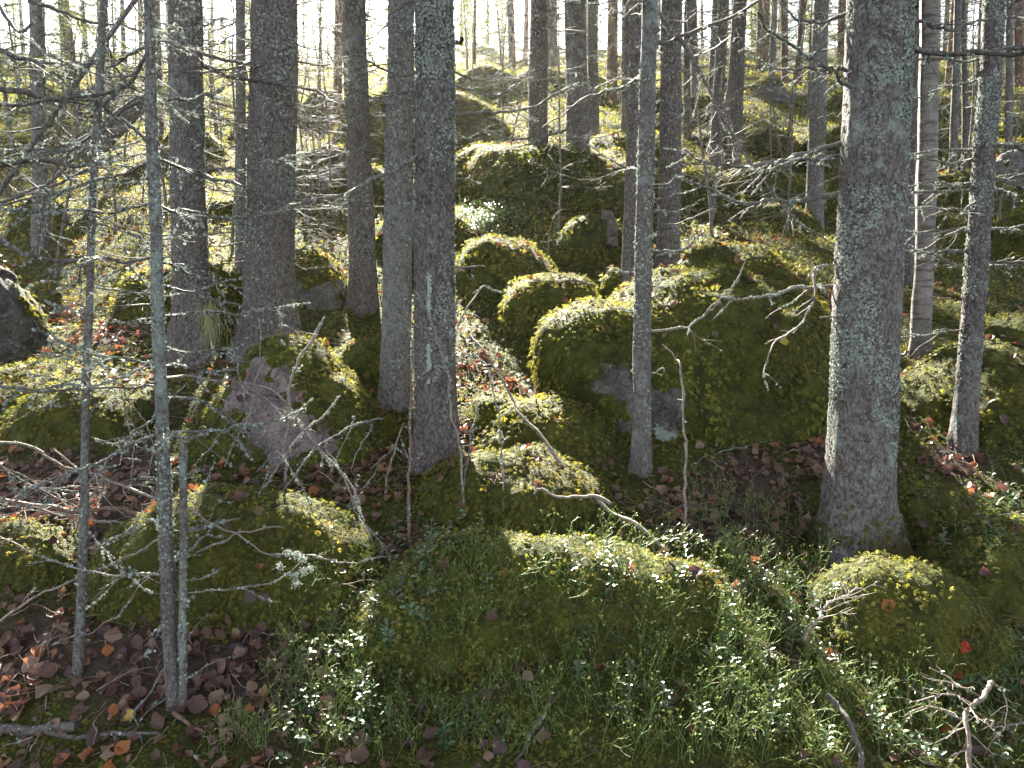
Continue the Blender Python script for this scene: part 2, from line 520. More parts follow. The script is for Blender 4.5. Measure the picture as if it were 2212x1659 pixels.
# label, distance of the centre, box in the picture (x0, top, x1, foot), depth ratio, power, lobes, options
BOULDERS = [
 dict(k='big', label='biggest moss covered boulder, wide and rounded, behind the slim trunk in the middle right', d=4.95, box=(1225,600,1830,1000), ry=.80, p=2.5,
      lobes=[((1158,650,1440,880), -.10, .85)], rocks=[(1400,900,.24),(1335,930,.17),(1455,860,.13)], lichen=(1437,938,.07)),
 dict(k='block', label='small squarish block boulder wrapped in green moss beside the biggest boulder', d=5.75, box=(1093,610,1290,790), ry=.9, p=4.5, rocks=[]),
 dict(k='back_dome', label='domed mossy boulder with a sunlit crest behind the square mossy block', d=6.6, box=(960,523,1240,740), ry=.9, p=2.2, lobes=[], rocks=[], opt=dict(slope=.25)),
 dict(k='granite', label='pinkish granite boulder with a bare triangular face and dark mossy right side', d=4.35, box=(365,742,855,1085), ry=.75, p=2.1, rocks=[(560,800,.07),(575,860,.14),(600,920,.14),(520,850,.08),(632,955,.08),(690,975,.08)],
      mat='rock_pink', opt=dict(peak=.42, lean=.12)),
 dict(k='left_front', label='broad low mossy hummock under the slim sapling trunk with scattered leaves', d=3.3, box=(175,1080,850,1530), ry=.62, p=2.3, rocks=[], opt=dict(lean=.02)),
 dict(k='mid_front', label='low mossy hummock at the foot of the double trunk, below the leaning stick', d=3.85, box=(885,985,1325,1190), ry=.8, p=2.3, rocks=[]),
 dict(k='mid_second', label='rounded mossy hummock tucked against the left foot of the biggest boulder', d=4.35, box=(1030,870,1330,1040), ry=.8, p=2.2, lobes=[((1015,858,1180,1000), .08, .9)], rocks=[]),
 dict(k='front', label='wide front hummock overgrown with lingonberry and bilberry twigs', d=2.98, box=(725,1188,1640,1560), ry=.36, p=2.3, rocks=[], sparse=.8),
 dict(k='sunlit', label='bright sunlit mossy hummock below the thick lichen covered trunk', d=2.95, box=(1745,1225,2150,1530), ry=.75, p=2.2, rocks=[]),
 dict(k='right_low', label='shaded mossy hummock at the right edge behind the sunlit hummock', d=3.3, box=(1960,1130,2420,1500), ry=.7, p=2.2, rocks=[]),
 dict(k='right', label='steep mossy boulder at the right edge with a long sloping left flank', d=4.75, box=(1890,690,2560,1010), ry=.85, p=2.1, rocks=[], opt=dict(peak=.34, lean=.05)),
 dict(k='left_mid', label='mossy mound with a bright ridge on the left behind the thin saplings', d=4.25, box=(-30,828,350,1075), ry=.8, p=2.0, rocks=[], opt=dict(peak=.25, lean=.12)),
 dict(k='left_sun', label='sunlit mossy bank at the left edge beneath the leaning dark rock', d=4.75, box=(-160,800,260,960), ry=.8, p=2.2, rocks=[]),
 dict(k='left_low', label='low sunlit mossy hummock at the left edge near the brushwood', d=3.4, box=(-120,1135,260,1330), ry=.75, p=2.2, rocks=[]),
 dict(k='edge_rock', label='dark steep bare rock at the left edge with a sunlit rim of moss', d=5.1, box=(-190,535,92,830), ry=.7, p=2.4, rocks=[(0,700,.30),(-40,640,.4),(15,770,.2),(0,620,.2)], opt=dict(peak=.35, lean=-.12), mat='rock_dark'),
 dict(k='curl', label='mossy boulder with a glowing rounded left edge behind the left pair of trunks', d=6.2, box=(243,578,560,790), ry=.8, p=2.6, rocks=[]),
 dict(k='slab', label='sloping boulder with a bare grey face between the thick left trunk and the next', d=6.5, box=(520,535,775,715), ry=.8, p=2.3, rocks=[(705,655,.17),(735,670,.12)], opt=dict(peak=.3, lean=-.1)),
 dict(k='small_left', label='small dark mossy boulder far left, half hidden by dead twigs', d=7.4, box=(112,560,250,680), ry=.9, p=2.2, rocks=[]),
 dict(k='between', label='small mossy mound between the left trunks and the double trunk', d=5.2, box=(725,738,880,880), ry=.9, p=2.2, rocks=[]),
 dict(k='hill', label='long mossy hill-like boulder carrying two spruce trunks', d=9.1, box=(985,335,1580,580), ry=.62, p=2.3, lobes=[((1010,285,1330,560), -.10, .8), ((1230,310,1480,520), .3, .8)], rocks=[], sparse=.9),
 dict(k='hill_side', label='rounded mossy boulder leaning on the left end of the long mossy hill', d=9.4, box=(950,318,1120,470), ry=.8, p=2.2, rocks=[]),
 dict(k='dark_far', label='large dark boulder with a sunlit slope behind the double trunk', d=12.2, box=(690,192,1165,400), ry=.6, p=2.2, rocks=[], opt=dict(peak=.15, lean=-.18)),
 dict(k='crest_mound', label='distant mossy mound with a glowing rim left of two trunks', d=16, box=(940,152,1160,250), ry=.7, p=2.2, rocks=[], opt=dict(lean=-.1)),
 dict(k='crest_mound2', label='pale distant mossy mound on the crest beyond the dark boulder', d=18, box=(1060,146,1290,230), ry=.7, p=2.2, rocks=[]),
 dict(k='cup', label='mossy boulder with a broken snag on top left of the middle trunk pair', d=7.1, box=(1190,474,1365,625), ry=.8, p=2.4, rocks=[]),
 dict(k='nose', label='dome shaped mossy boulder with a pale scar left of the slender right trunk', d=8.1, box=(1572,436,1775,560), ry=.85, p=2.3, rocks=[(1625,510,.07),(1605,520,.06)]),
 dict(k='nose_back', label='low mossy boulder behind the dome shaped one, with two thin trunks', d=9.3, box=(1525,372,1760,470), ry=.8, p=2.2, rocks=[]),
 dict(k='far_bank', label='mossy bank behind the two thin trunks on the right', d=11.6, box=(1460,272,1745,400), ry=.7, p=2.3, rocks=[]),
 dict(k='pointed', label='pointed grey rock standing on the slope in the right background', d=15.5, box=(1585,155,1745,300), ry=.8, p=2.0, rocks=[(1660,230,.9),(1640,200,.5),(1690,250,.6)], opt=dict(peak=.5)),
 dict(k='behind_double', label='mossy boulder peeking out behind the double trunk', d=7.6, box=(805,452,1032,570), ry=.8, p=2.3, rocks=[]),
 dict(k='top_lobe', label='flat mossy boulder just behind the top of the biggest boulder', d=5.9, box=(1450,538,1740,660), ry=.8, p=2.3, rocks=[]),
 dict(k='gap', label='little sunlit mossy stone at the foot of the middle trunk pair', d=6.3, box=(1290,580,1395,660), ry=.9, p=2.2, rocks=[]),
 dict(k='r1', label='mossy stone between the birch and the right hand trunk', d=7.6, box=(1935,470,2110,560), ry=.8, p=2.2, rocks=[]),
 dict(k='r2', label='sunlit mossy boulder at the right edge right of the lichen speckled trunk', d=7.4, box=(2110,468,2330,580), ry=.8, p=2.2, rocks=[]),
 dict(k='r3', label='mossy boulder in the right background behind the grey trunk', d=9.0, box=(2000,372,2170,460), ry=.8, p=2.2, rocks=[]),
 dict(k='r4', label='dark upright rock at the right edge in the background', d=9.5, box=(2105,325,2300,430), ry=.8, p=2.6, rocks=[(2190,385,.5)]),
 dict(k='r5', label='mossy stone to the right of the slender right trunk', d=8.5, box=(1785,362,1850,440), ry=.8, p=2.2, rocks=[]),
 dict(k='r6', label='low mossy swell beside the right foot of the thick trunk', d=3.75, box=(1890,1060,2130,1250), ry=.8, p=2.2, rocks=[]),
 dict(k='l_dark', label='dark boulder in shadow behind the thick left trunk', d=9.6, box=(640,318,790,440), ry=.8, p=2.4, rocks=[(690,385,.3)]),
 dict(k='l2', label='small sunlit mossy stone near the left edge behind crossing branches', d=8.3, box=(30,428,150,510), ry=.8, p=2.2, rocks=[]),
 dict(k='l3', label='mossy stone seen between the two left trunks', d=8.8, box=(440,432,545,510), ry=.8, p=2.2, rocks=[]),
 dict(k='l4', label='flat mossy swell on the left below the small dark boulder', d=6.3, box=(40,630,140,700), ry=.8, p=2.2, rocks=[]),
]
br = np.random.default_rng(5)
for j in range(22):
    px, py, d = [(900,250,14),(1060,262,13.5),(1420,235,15),(1520,240,14),(1850,240,14),(1960,300,11.5),(2080,215,16),(2190,285,12),(1350,330,10.6),(1640,330,11),(1810,330,10.5),(1480,430,8.6),
                 (40,330,12.5),(180,280,14),(420,330,12),(560,300,14),(90,215,18),(380,230,17),(820,420,9.6),(1560,200,18),(1930,215,17),(700,225,17)][j]
    w = br.uniform(45, 100) * 12 / d; h = w * br.uniform(.42, .75)
    BOULDERS.append(dict(k='far', label='moss covered boulder among others high on the background slope', group='mossy boulders on the background slope', d=d, box=(px - w, py - h * .9, px + w, py + h * .4), ry=br.uniform(.6, .9), p=br.uniform(2, 2.8), rocks=[],
                         opt=dict(peak=br.uniform(0, .3), lean=br.uniform(-.2, .2))))
BD = []
for bi, B in enumerate(BOULDERS):
    x0, yt, x1, yb = B['box']; d = B['d']; o = B.get('opt', {})
    top = at((x0 + x1) / 2, yt, d)
    a = (x1 - x0) / 2 / FOC * d
    X, Y = top[0], top[1]
    gzc = float(gz_smooth(X, Y))
    foot = float(at((x0 + x1) / 2, yb, d - B['ry'] * a)[2])
    zc = min(gzc, foot + .1, top[2] - .35 * a * .5) - .05
    c = top[2] - zc
    p = B['p']
    S, F = ICO[6 if d < 5.2 else (5 if d < 10 else 4)]
    b = a * B['ry']
    # top third of a superellipsoid is narrow; widen a little so the silhouette fills the box
    D = S
    r = ((np.abs(D[:, 0]) / a) ** p + (np.abs(D[:, 1]) / b) ** p + (np.abs(D[:, 2]) / c) ** p) ** (-1 / p)
    for lb, dy, rz in B.get('lobes', []):
        lx0, lt, lx1, lb_ = lb
        lt3 = at((lx0 + lx1) / 2, lt, d + dy * 2)
        la = (lx1 - lx0) / 2 / FOC * d; lc = min(la * rz, c)
        o3 = np.array([lt3[0] - X, lt3[1] - Y, lt3[2] - lc - zc]); ab = np.array([la, la * .8, lc])
        dd = D / ab; oo = o3 / ab
        A2 = (dd ** 2).sum(1); Bq = (dd * oo).sum(1); Cq = (oo ** 2).sum() - 1
        disc = Bq ** 2 - A2 * Cq
        t = np.where(disc > 0, (Bq + np.sqrt(np.maximum(disc, 0))) / A2, 0)
        r = np.maximum(r, t)
    sd = bi * 3.71
    L = D * r[:, None]
    r *= 1 + .10 * noise3(D * 1.5 + sd) + .06 * noise3(D * 3.4 + sd) + .03 * noise3(D * 8 + sd) - .05 * np.abs(noise3(D * 2.3 + sd + 7))
    L = D * r[:, None]
    zz = np.clip(L[:, 2] / c, 0, 1.1)
    if 'peak' in o:
        L[:, :2] *= (1.0 + .25 * o['peak'] - o['peak'] * zz)[:, None]
    if 'lean' in o: L[:, 0] += o['lean'] * a * zz
    if 'slope' in o: L[:, 2] -= o['slope'] * c * .5 * (L[:, 0] / a) * zz
    # facets: broad flat planes for the ones that look like broken rock
    W = L + np.array([X, Y, zc])
    W += unit(D) * (.012 * noise3(W * 9))[:, None]
    BD.append(dict(spec=B, V=W, F=F, c=np.array([X, Y, zc]), ground=gzc, a=a))

def tri_normals(V, F):
    n = np.cross(V[F[:, 1]] - V[F[:, 0]], V[F[:, 2]] - V[F[:, 0]])
    return n

def vert_normals(V, F):
    n = tri_normals(V, F); out = np.zeros_like(V)
    for k in range(3): np.add.at(out, F[:, k], n)
    return unit(out)

gF = np.vstack([gQ[:, [0, 1, 2]], gQ[:, [0, 2, 3]]])
allV = [gV]; allF = [gF]; owner = [np.full(len(gF), -1)]; n0 = len(gV)
for i, b in enumerate(BD):
    allV.append(b['V']); allF.append(b['F'] + n0); owner.append(np.full(len(b['F']), i)); n0 += len(b['V'])
allV = np.vstack(allV); allF = np.vstack(allF); owner = np.concatenate(owner)
bvh = BVHTree.FromPolygons([tuple(v) for v in allV.tolist()], [tuple(f) for f in allF.tolist()])
CAMP = Vector((0, 0, CAM_H))
def hit(px, py):
    """first surface (ground or boulder) seen at a picture position"""
    dr = Vector(rays(px, py)).normalized()
    loc, nor, idx, dist = bvh.ray_cast(CAMP, dr)
    if loc is None: return None
    return np.array(loc), np.array(nor), int(owner[idx])
def drop(x, y, ztop=60.0):
    """surface under a world position"""
    loc, nor, idx, dist = bvh.ray_cast(Vector((x, y, ztop)), Vector((0, 0, -1)))
    if loc is None: return np.array([x, y, float(gz(x, y))]), np.array([0, 0, 1.0]), -1
    n = np.array(nor)
    return np.array(loc), n if n[2] > 0 else -n, int(owner[idx])
def seen(P, eps=.03):
    dv = Vector(P) - CAMP; L = dv.length
    loc, nor, idx, dist = bvh.ray_cast(CAMP, dv.normalized())
    return loc is None or dist > L - eps

# ------------------------------------------------------------------ moss fronds
def fronds(mb, P, Nn, size, tint, pairs=2):
    """feathery moss shoots: a drooping middle leaflet with side leaflets"""
    n = len(P)
    g = np.array([0, 0, -1.0])
    td = g - Nn * (Nn @ g)[:, None]
    rn = rng.normal(size=(n, 3))
    steep = np.linalg.norm(td, axis=1, keepdims=True)
    dr = unit(Nn * rng.uniform(.2, 1.1, (n, 1)) + td * .8 + rn * .62)
    sd = unit(np.cross(dr, Nn) + 1e-6)
    up = np.cross(sd, dr)
    L = size * rng.uniform(.65, 1.35, n)
    L_ = L[:, None]
    ms = np.mean(size)
    cl = noise3(P / (.020 + 1.2 * ms) + 3) + .45 * noise3(P / (3.2 * (.020 + 1.2 * ms)))
    base = P + Nn * (cl[:, None] * .62 + .05) * (L_ * .5 + .006)
    tint = np.clip(tint + .07 * cl, 0, 1)
    droop = -up * .0 + g * .22
    def leaf(b, d, l, w, tv):
        s_ = unit(np.cross(d, Nn) + 1e-6)
        p1 = b + d * l * .45 + s_ * w + up * l * .10
        p2 = b + d * l + droop * l
        p3 = b + d * l * .45 - s_ * w + up * l * .10
        V = np.stack([b, p1, p2, p3], 1).reshape(-1, 3)
        i = np.arange(n)[:, None] * 4
        mb.add(V, quads=i + np.array([[0, 1, 2, 3]]), tint=np.repeat(tv, 4))
    leaf(base, dr, L_ * 1.2, L_ * .10, tint)
    for k in range(pairs):
        f = .25 + .3 * k
        for s in (-1, 1):
            d2 = unit(dr * .75 + sd * s * .8 + up * .12)
            leaf(base + dr * L_ * f, d2, L_ * (.66 - .14 * k), L_ * .085, np.clip(tint + .06, 0, 1))

def sample_tris(V, F, dens, w=None):
    nrm = tri_normals(V, F); ar = np.linalg.norm(nrm, axis=1) / 2
    wgt = ar * (w if w is not None else 1.0)
    tot = wgt.sum()
    n = int(tot * dens) if np.isscalar(dens) else int((wgt * dens).sum())
    pr = wgt * dens; pr = pr / pr.sum()
    ti = rng.choice(len(F), n, p=pr)
    u = rng.random((n, 2)); fl = u.sum(1) > 1; u[fl] = 1 - u[fl]
    a, b, c = V[F[ti, 0]], V[F[ti, 1]], V[F[ti, 2]]
    return a + (b - a) * u[:, :1] + (c - a) * u[:, 1:], ti, u

def moss_tint(P, s=1.0):
    return np.clip(.45 + .35 * fbm(P * 2.1 + 7, 2) + .18 * noise3(P * 9 + 2) + rng.normal(0, .17, len(P)), 0, 1)

def frond_size(d): return np.clip(.0088 * np.asarray(d) ** .80, .014, .10)

for i, b in enumerate(BD):
    B = b['spec']; V, F = b['V'], b['F']
    vn = vert_normals(V, F)
    moss = np.ones(len(V)) * .92 - .25 * smooth01(-vn[:, 2], -.05, .5)
    moss += .12 * fbm(V * 3 + i, 2)
    b['bare'] = np.zeros(len(V))
    for (px, py, rad) in B['rocks']:
        dr = Vector(rays(px, py)).normalized()
        loc, nor, idx, dist = bvh.ray_cast(CAMP, dr)
        if loc is None or owner[idx] != i:
            t_ = B['d'] - .5 * b['a']; loc = at(px, py, t_)
        loc = np.array(loc)
        dd = np.linalg.norm((V - loc) * np.array([1, .6, .8]), axis=1) + rad * (.9 * noise3(V * 5 + 13) + .55 * noise3(V * 14 + 5) + .35 * noise3(V * 33))
        m_ = 1 - smooth01(dd, rad * .75, rad * 1.1)
        moss -= m_ * 1.0
        b['bare'] = np.maximum(b['bare'], m_)
    if B.get('side'):
        fr = smooth01(-vn[:, 1] - .9 * vn[:, 0] - .2 * vn[:, 2], -.1, .3)
        moss -= fr * .9
    moss = np.clip(moss, 0, 1)
    b['moss'] = moss; b['vn'] = vn
    if i == 0: pass
    Vb = V
    fac = .05 * (np.abs(noise3(V * 4.5 + 40)) - .25) + .022 * noise3(V * 12 + 9)
    V = V + vn * (fac * b['bare'] - .012 * b['bare'] + .014 * (1 - b['bare']))[:, None]
    b['V'] = V; vn = vert_normals(V, F)
    root = thing('mossy_boulder', B['label'], 'boulder', (b['c'][0], b['c'][1], b['ground']), B.get('group'))
    b['root'] = root
    m = MB(); m.add(V, tris=F, tint=moss)
    part('rock', m, M[B.get('mat', 'rock')], root)
    # fronds
    d = B['d']; s = float(frond_size(d))
    fm = moss[F].mean(1)
    tn = unit(tri_normals(V, F)); ctr = V[F].mean(1)
    above = ctr[:, 2] > gz_smooth(ctr[:, 0], ctr[:, 1]) - .05
    facing = np.where(tn[:, 1] > .35 + .5 * tn[:, 2], .35, 1.0)
    w = smooth01(fm, .42, .62) * above * facing * (tn[:, 2] > -.55)
    if w.sum() > 0:
        P, ti, u = sample_tris(V, F, 1.75 * B.get('sparse', 1.0) / s ** 2, w)
        mm = MB()
        fronds(mm, P, tn[ti], s, moss_tint(P), 2 if d < 7 else 1)
        part('moss', mm, M['moss'], root, smooth=False)
    if 'lichen' in B:
        px, py, rad = B['lichen']
        h = hit(px, py)
        if h is not None:
            q = rng.normal(size=(520, 3)); q = unit(q) * (rng.random((520, 1)) ** .4) * rad
            q = q - h[1] * (q @ h[1])[:, None] * .96
            lm = MB(); nn = h[1]
            A = unit(np.cross(nn, [0, 0, 1.])); Bv = np.cross(nn, A)
            keep = fbm((h[0] + q) * 14, 2) > -.25
            q = q[keep]; nq = len(q)
            th = np.linspace(0, 2 * np.pi, 6, endpoint=False)
            r_ = rng.uniform(.004, .012, (nq, 1)) * rng.uniform(.6, 1.3, (nq, 6))
            Vv = (h[0] + q + nn * rng.uniform(.004, .02, (nq, 1)))[:, None] + r_[..., None] * (np.cos(th)[None, :, None] * A + np.sin(th)[None, :, None] * Bv) + nn * rng.normal(0, .002, (nq, 6, 1))
            ii = np.arange(nq)[:, None] * 6
            T = np.concatenate([ii + np.array([[0, k, k + 1]]) for k in range(1, 5)])
            lm.add(Vv.reshape(-1, 3), tris=T, tint=np.repeat(rng.uniform(.5, 1, nq), 6))
            part('lichen_patch', lm, M['lichen'], root, smooth=False)

# moss on the ground between the boulders: nobody could count it
gc = gV[gF].mean(1); px_, py_, t_ = project(gc)
inview = (t_ > 1.6) & (t_ < 34) & (px_ > -260) & (px_ < 2470) & (py_ < 1900)
fsel = gF[inview]; ctr = gc[inview]
gm = g_moss[fsel].mean(1)
sz = frond_size(ctr[:, 1])
inb = np.zeros(len(ctr), bool)
for b in BD:
    q = ctr - b['c']; inb |= (np.abs(q[:, 0]) < b['a'] * .55) & (np.abs(q[:, 1]) < b['a'] * b['spec']['ry'] * .55) & (b['spec']['d'] < 40)
w = smooth01(gm, .40, .62) * ~inb
P, ti, u = sample_tris(gV, fsel, 1.5 / sz ** 2, w)
tn = unit(tri_normals(gV, fsel)); tn[tn[:, 2] < 0] *= -1
mm = MB(); near = P[:, 1] < 6
fronds(mm, P[near], tn[ti][near], sz[ti][near], moss_tint(P[near]), 2)
fronds(mm, P[~near], tn[ti][~near], sz[ti][~near] * 1.15, moss_tint(P[~near]), 1)
go = link('ground_moss', mm.mesh('ground_moss', M['moss'], False))
tag(go, 'green feathery moss carpeting the forest floor between boulders', 'moss', kind='stuff')
print('ground moss fronds', len(P))
# ================================================================== BRANCHES
def flakes(mb, P, Nn, size, tint, mi, rnd=.6):
    """little crinkled lichen scales, each two bent quads"""
    n = len(P)
    if n == 0: return
    A = unit(np.cross(Nn, rng.normal(size=(n, 3)))); B_ = np.cross(Nn, A)
    s = (size * rng.uniform(.5, 1.5, n))[:, None]
    lift = s * rng.uniform(.1, .9, (n, 1)) * rnd
    a0 = P - A * s * .5; a1 = P + B_ * s * .5 + Nn * lift * .5; a2 = P + A * s * .6 + Nn * lift; a3 = P - B_ * s * .45 + Nn * lift * .4
    m_ = P + Nn * s * .15
    V = np.stack([a0, a1, a2, a3, m_], 1).reshape(-1, 3)
    i = np.arange(n)[:, None] * 5
    T = np.concatenate([i + np.array([[0, 3, 4]]), i + np.array([[3, 2, 4]]), i + np.array([[2, 1, 4]]), i + np.array([[1, 0, 4]])])
    mb.add(V, tris=T, tint=np.repeat(tint, 5), mi=mi)

def wobble(P, amp, f, sd):
    P = np.asarray(P, float)
    o = np.stack([noise3(P * f + sd), noise3(P * f + sd + 31.7), noise3(P * f + sd + 77.1)], -1)
    w = np.linspace(0, 1, len(P))[:, None]
    return P + o * amp * np.minimum(1, w * 4)

def branch_mesh(C, r0, r1, twigs=10, twig_len=.16, lich=1.0, step=.03, k=6, kink=1.0, sd=None, droop=.35, sub=True):
    """a dead branch as one mesh: tapering limb, side twigs, lichen scales (second material)"""
    mb = MB()
    sd = rng.random() * 100 if sd is None else sd
    P = spline(C, step)
    P = wobble(P, .018 * kink, 5.0, sd); P = wobble(P, .009 * kink, 17.0, sd + 5); P = wobble(P, .004 * kink, 45.0, sd + 9)
    n = len(P); w = np.linspace(0, 1, n)
    rr = (r0 * (1 - w) + r1 * w) * (1 + .18 * noise3(np.stack([w * n * .35 + sd, w * 0, w * 0], -1)))
    v, q = tube(P, rr, k); mb.add(v, q)
    segs = [(P, rr)]
    L = np.linalg.norm(np.diff(P, axis=0), axis=1).sum()
    T = unit(np.gradient(P, axis=0))
    for j in range(twigs):
        a = rng.uniform(.12, .99); ii = min(n - 1, int(a * n))
        t = T[ii]
        side = unit(np.cross(t, [0, 0, 1.0]) + 1e-6) * (1 if j % 2 else -1)
        dr = unit(t * rng.uniform(.3, .9) + side * rng.uniform(.3, 1.0) + np.array([0, 0, rng.uniform(-droop - .35, .25)]))
        l = twig_len * rng.uniform(.35, 1.4) * (1.15 - .6 * a)
        nn = max(4, int(l / .02)); ww = np.linspace(0, 1, nn)[:, None]
        Q = P[ii] + dr * l * ww + np.array([0, 0, -droop * .3 * l]) * ww ** 2
        Q = wobble(Q, .012 + .05 * l, 9.0, sd + j)
        tr = min(rr[ii] * .55, .0032) * (1 - .65 * ww[:, 0])
        v, q = tube(Q, np.maximum(tr, .0007), 4); mb.add(v, q)
        segs.append((Q, tr))
        if sub and l > .09:
            for s_ in range(rng.integers(1, 4)):
                jj = rng.integers(1, nn - 1)
                d2 = unit(dr + rng.normal(0, .7, 3)); l2 = l * rng.uniform(.2, .5)
                Q2 = wobble(Q[jj] + d2 * l2 * np.linspace(0, 1, 4)[:, None], .01, 12, sd + j + s_)
                v, q = tube(Q2, np.linspace(.0012, .0006, 4), 3); mb.add(v, q)
    if lich > 0:
        for (Q, tr) in segs:
            l = np.linalg.norm(np.diff(Q, axis=0), axis=1).sum()
            m = rng.poisson(l * (230 if Q is P else 120) * lich)
            if m:
                u = rng.random(m) * (len(Q) - 1.001); i0 = u.astype(int); f = (u - i0)[:, None]
                c = Q[i0] * (1 - f) + Q[i0 + 1] * f
                keep = noise3(c * 11 + sd) > -.15
                c = c[keep]; m = len(c)
                if m:
                    nd = unit(rng.normal(size=(m, 3)) + np.array([0, 0, .5]))
                    flakes(mb, c + nd * tr[i0[keep]][:, None] * .9, nd, .0095, rng.random(m), 1)
    return mb

# ================================================================== TREES
TREES = []
def trunk_points(base, foot_d, top_px, total):
    """axis of a trunk: foot at a picture position and distance, passing picture (top_px, 0)"""
    B0 = at(base[0], base[1], foot_d)
    r = rays(top_px, 0.0); t = (B0[1] - 0.0) / r[1]
    Tp = r * t + np.array([0, 0, CAM_H])
    dv = (Tp - B0) / max(Tp[2] - B0[2], .1)
    return B0, dv, Tp[2] - B0[2]

class Tree:
    def __init__(s, name, label, base, d, top_px, wpx, wrow, mat, cat='tree', total=13, seg=28, flare=1.0, lich=None, moss_foot=0, group=None, bow=.0, lichn=0, flsize=.014, taper=.75):
        s.B0, s.dv, vis = trunk_points(base, d, top_px, total)
        s.d = d; s.total = total; s.taper = taper
        r_ = wpx / 2 / FOC * d * .95
        s.vis = vis
        g0 = drop(s.B0[0], s.B0[1])[0][2]
        s.z0 = min(s.B0[2], g0)
        s.r = r_; s.bow = bow; s.sd = rng.random() * 100
        zr = at(base[0], wrow, d)[2] - s.B0[2]
        s.scale = 1 / (1 - taper * max(zr, 0) / total)
        s.root = thing(name, label, cat, (s.B0[0], s.B0[1], s.z0), group)
        fine = .03 if d < 5 else (.06 if d < 8 else .15)
        zz = np.concatenate([np.arange(-.25, vis + .3, fine), np.linspace(vis + .4, total, 12)]) if total > vis + .5 else np.arange(-.15, total, .02)
        vis = s.vis = min(vis, total - .25)
        th = np.arange(seg) / seg * 2 * np.pi
        Z, TH = np.meshgrid(zz, th, indexing='ij')
        C = s.axis(Z)
        rad = s.radius(Z) * (1 + flare * .75 * np.exp(-np.maximum(Z, 0) / (.10 + r_ * .7)) * (1 + .45 * np.cos(TH * 3 + s.sd) + .3 * np.cos(TH * 5 + 2 * s.sd)))
        dirs = np.stack([np.cos(TH), np.sin(TH), TH * 0], -1)
        P = C + dirs * rad[..., None]
        nb = .045 * noise3(P * 5 + s.sd) + (.05 * noise3(P * np.array([14, 14, 5.]) + s.sd) + .03 * noise3(P * 32 + s.sd) if d < 7.5 else 0)
        P = C + dirs * (rad * (1 + nb))[..., None]
        k = len(zz); i = np.arange(k - 1)[:, None] * seg; j = np.arange(seg)[None]; j2 = (j + 1) % seg
        Q = np.stack([i + j, i + j2, i + seg + j2, i + seg + j], -1).reshape(-1, 4)
        lt = .5 + .35 * fbm(P * np.array([2.2, 2.2, 1.2]) + s.sd, 2)
        if lich is not None: lt = lt + lich
        lt = lt - .35 * np.exp(-np.maximum(Z, 0) / .15)
        m = MB(); m.add(P.reshape(-1, 3), Q, tint=np.clip(lt, 0, 1).reshape(-1))
        if not lichn: part('trunk', m, M[mat], s.root)
        else:
            n = int(lichn * 2.0)
            z = rng.uniform(.1, vis + .25, n); t = rng.uniform(0, 2 * np.pi, n)
            dd = np.stack([np.cos(t), np.sin(t), t * 0], -1)
            Pq = s.axis(z) + dd * (s.radius(z) * 1.0)[:, None]
            lv = fbm(Pq * np.array([9, 9, 6.]) + s.sd, 3) + .5 * fbm(Pq * 2.2 + s.sd, 2)
            ix = np.argsort(-lv + rng.normal(0, .10, n))[:lichn]
            Pq, dd, n = Pq[ix], dd[ix], lichn
            lm = MB(); flakes(lm, Pq, dd, flsize, np.clip(rng.normal(.55, .25, n), 0, 1), 0, .9)
            # thin scales of loose bark between the lichen
            nb_ = lichn // 2
            z = rng.uniform(.05, vis + .25, nb_); t = rng.uniform(0, 2 * np.pi, nb_)
            dd = np.stack([np.cos(t), np.sin(t), t * 0], -1)
            Pq = s.axis(z) + dd * (s.radius(z) * 1.0)[:, None]
            part('lichen', lm, M['lichen'], s.root, smooth=False)
            flakes(m, Pq, dd, flsize * 1.2, np.clip(rng.normal(.3, .15, nb_), 0, 1), 0, .5)
            part('trunk', m, M[mat], s.root)
        TREES.append(s)
    def axis(s, z):
        z = np.asarray(z, float)
        b = s.B0 + s.dv * z[..., None]
        bx = s.bow * np.sin(z * .9 + s.sd) * np.minimum(z, 1) + .004 * noise3(np.stack([z * 3, z * 0 + s.sd, z * 0], -1))
        b[..., 0] += bx
        return b
    def radius(s, z):
        z = np.asarray(z, float)
        return np.maximum(s.r * s.scale * (1 - s.taper * np.maximum(z, 0) / s.total), .012)
    def branch(s, pts, r_px, tip_px=1.5, dd=0.0, twigs=10, lich=1.0, mat='twig_dark', tl=.16, **kw):
        """branch through picture positions; the first one is on the trunk; dd = how much nearer (-) or farther (+) the tip is"""
        pts = np.array(pts, float); n = len(pts)
        e = np.linspace(0, 1, n)
        dep = s.d + dd * e
        C = at(pts[:, 0], pts[:, 1], dep)
        z = np.clip(C[0, 2] - s.B0[2], 0, None); ax = s.axis(z)
        C[0] = np.array([ax[0], ax[1], C[0, 2]]) + unit(C[1] - ax) * s.radius(z) * .4
        mb = branch_mesh(C, r_px / FOC * s.d * .8, tip_px / FOC * s.d * .8, twigs, tl, lich, step=.025 if s.d < 5 else .06, **kw)
        part('branch', mb, [M[mat], M['lichen']], s.root)
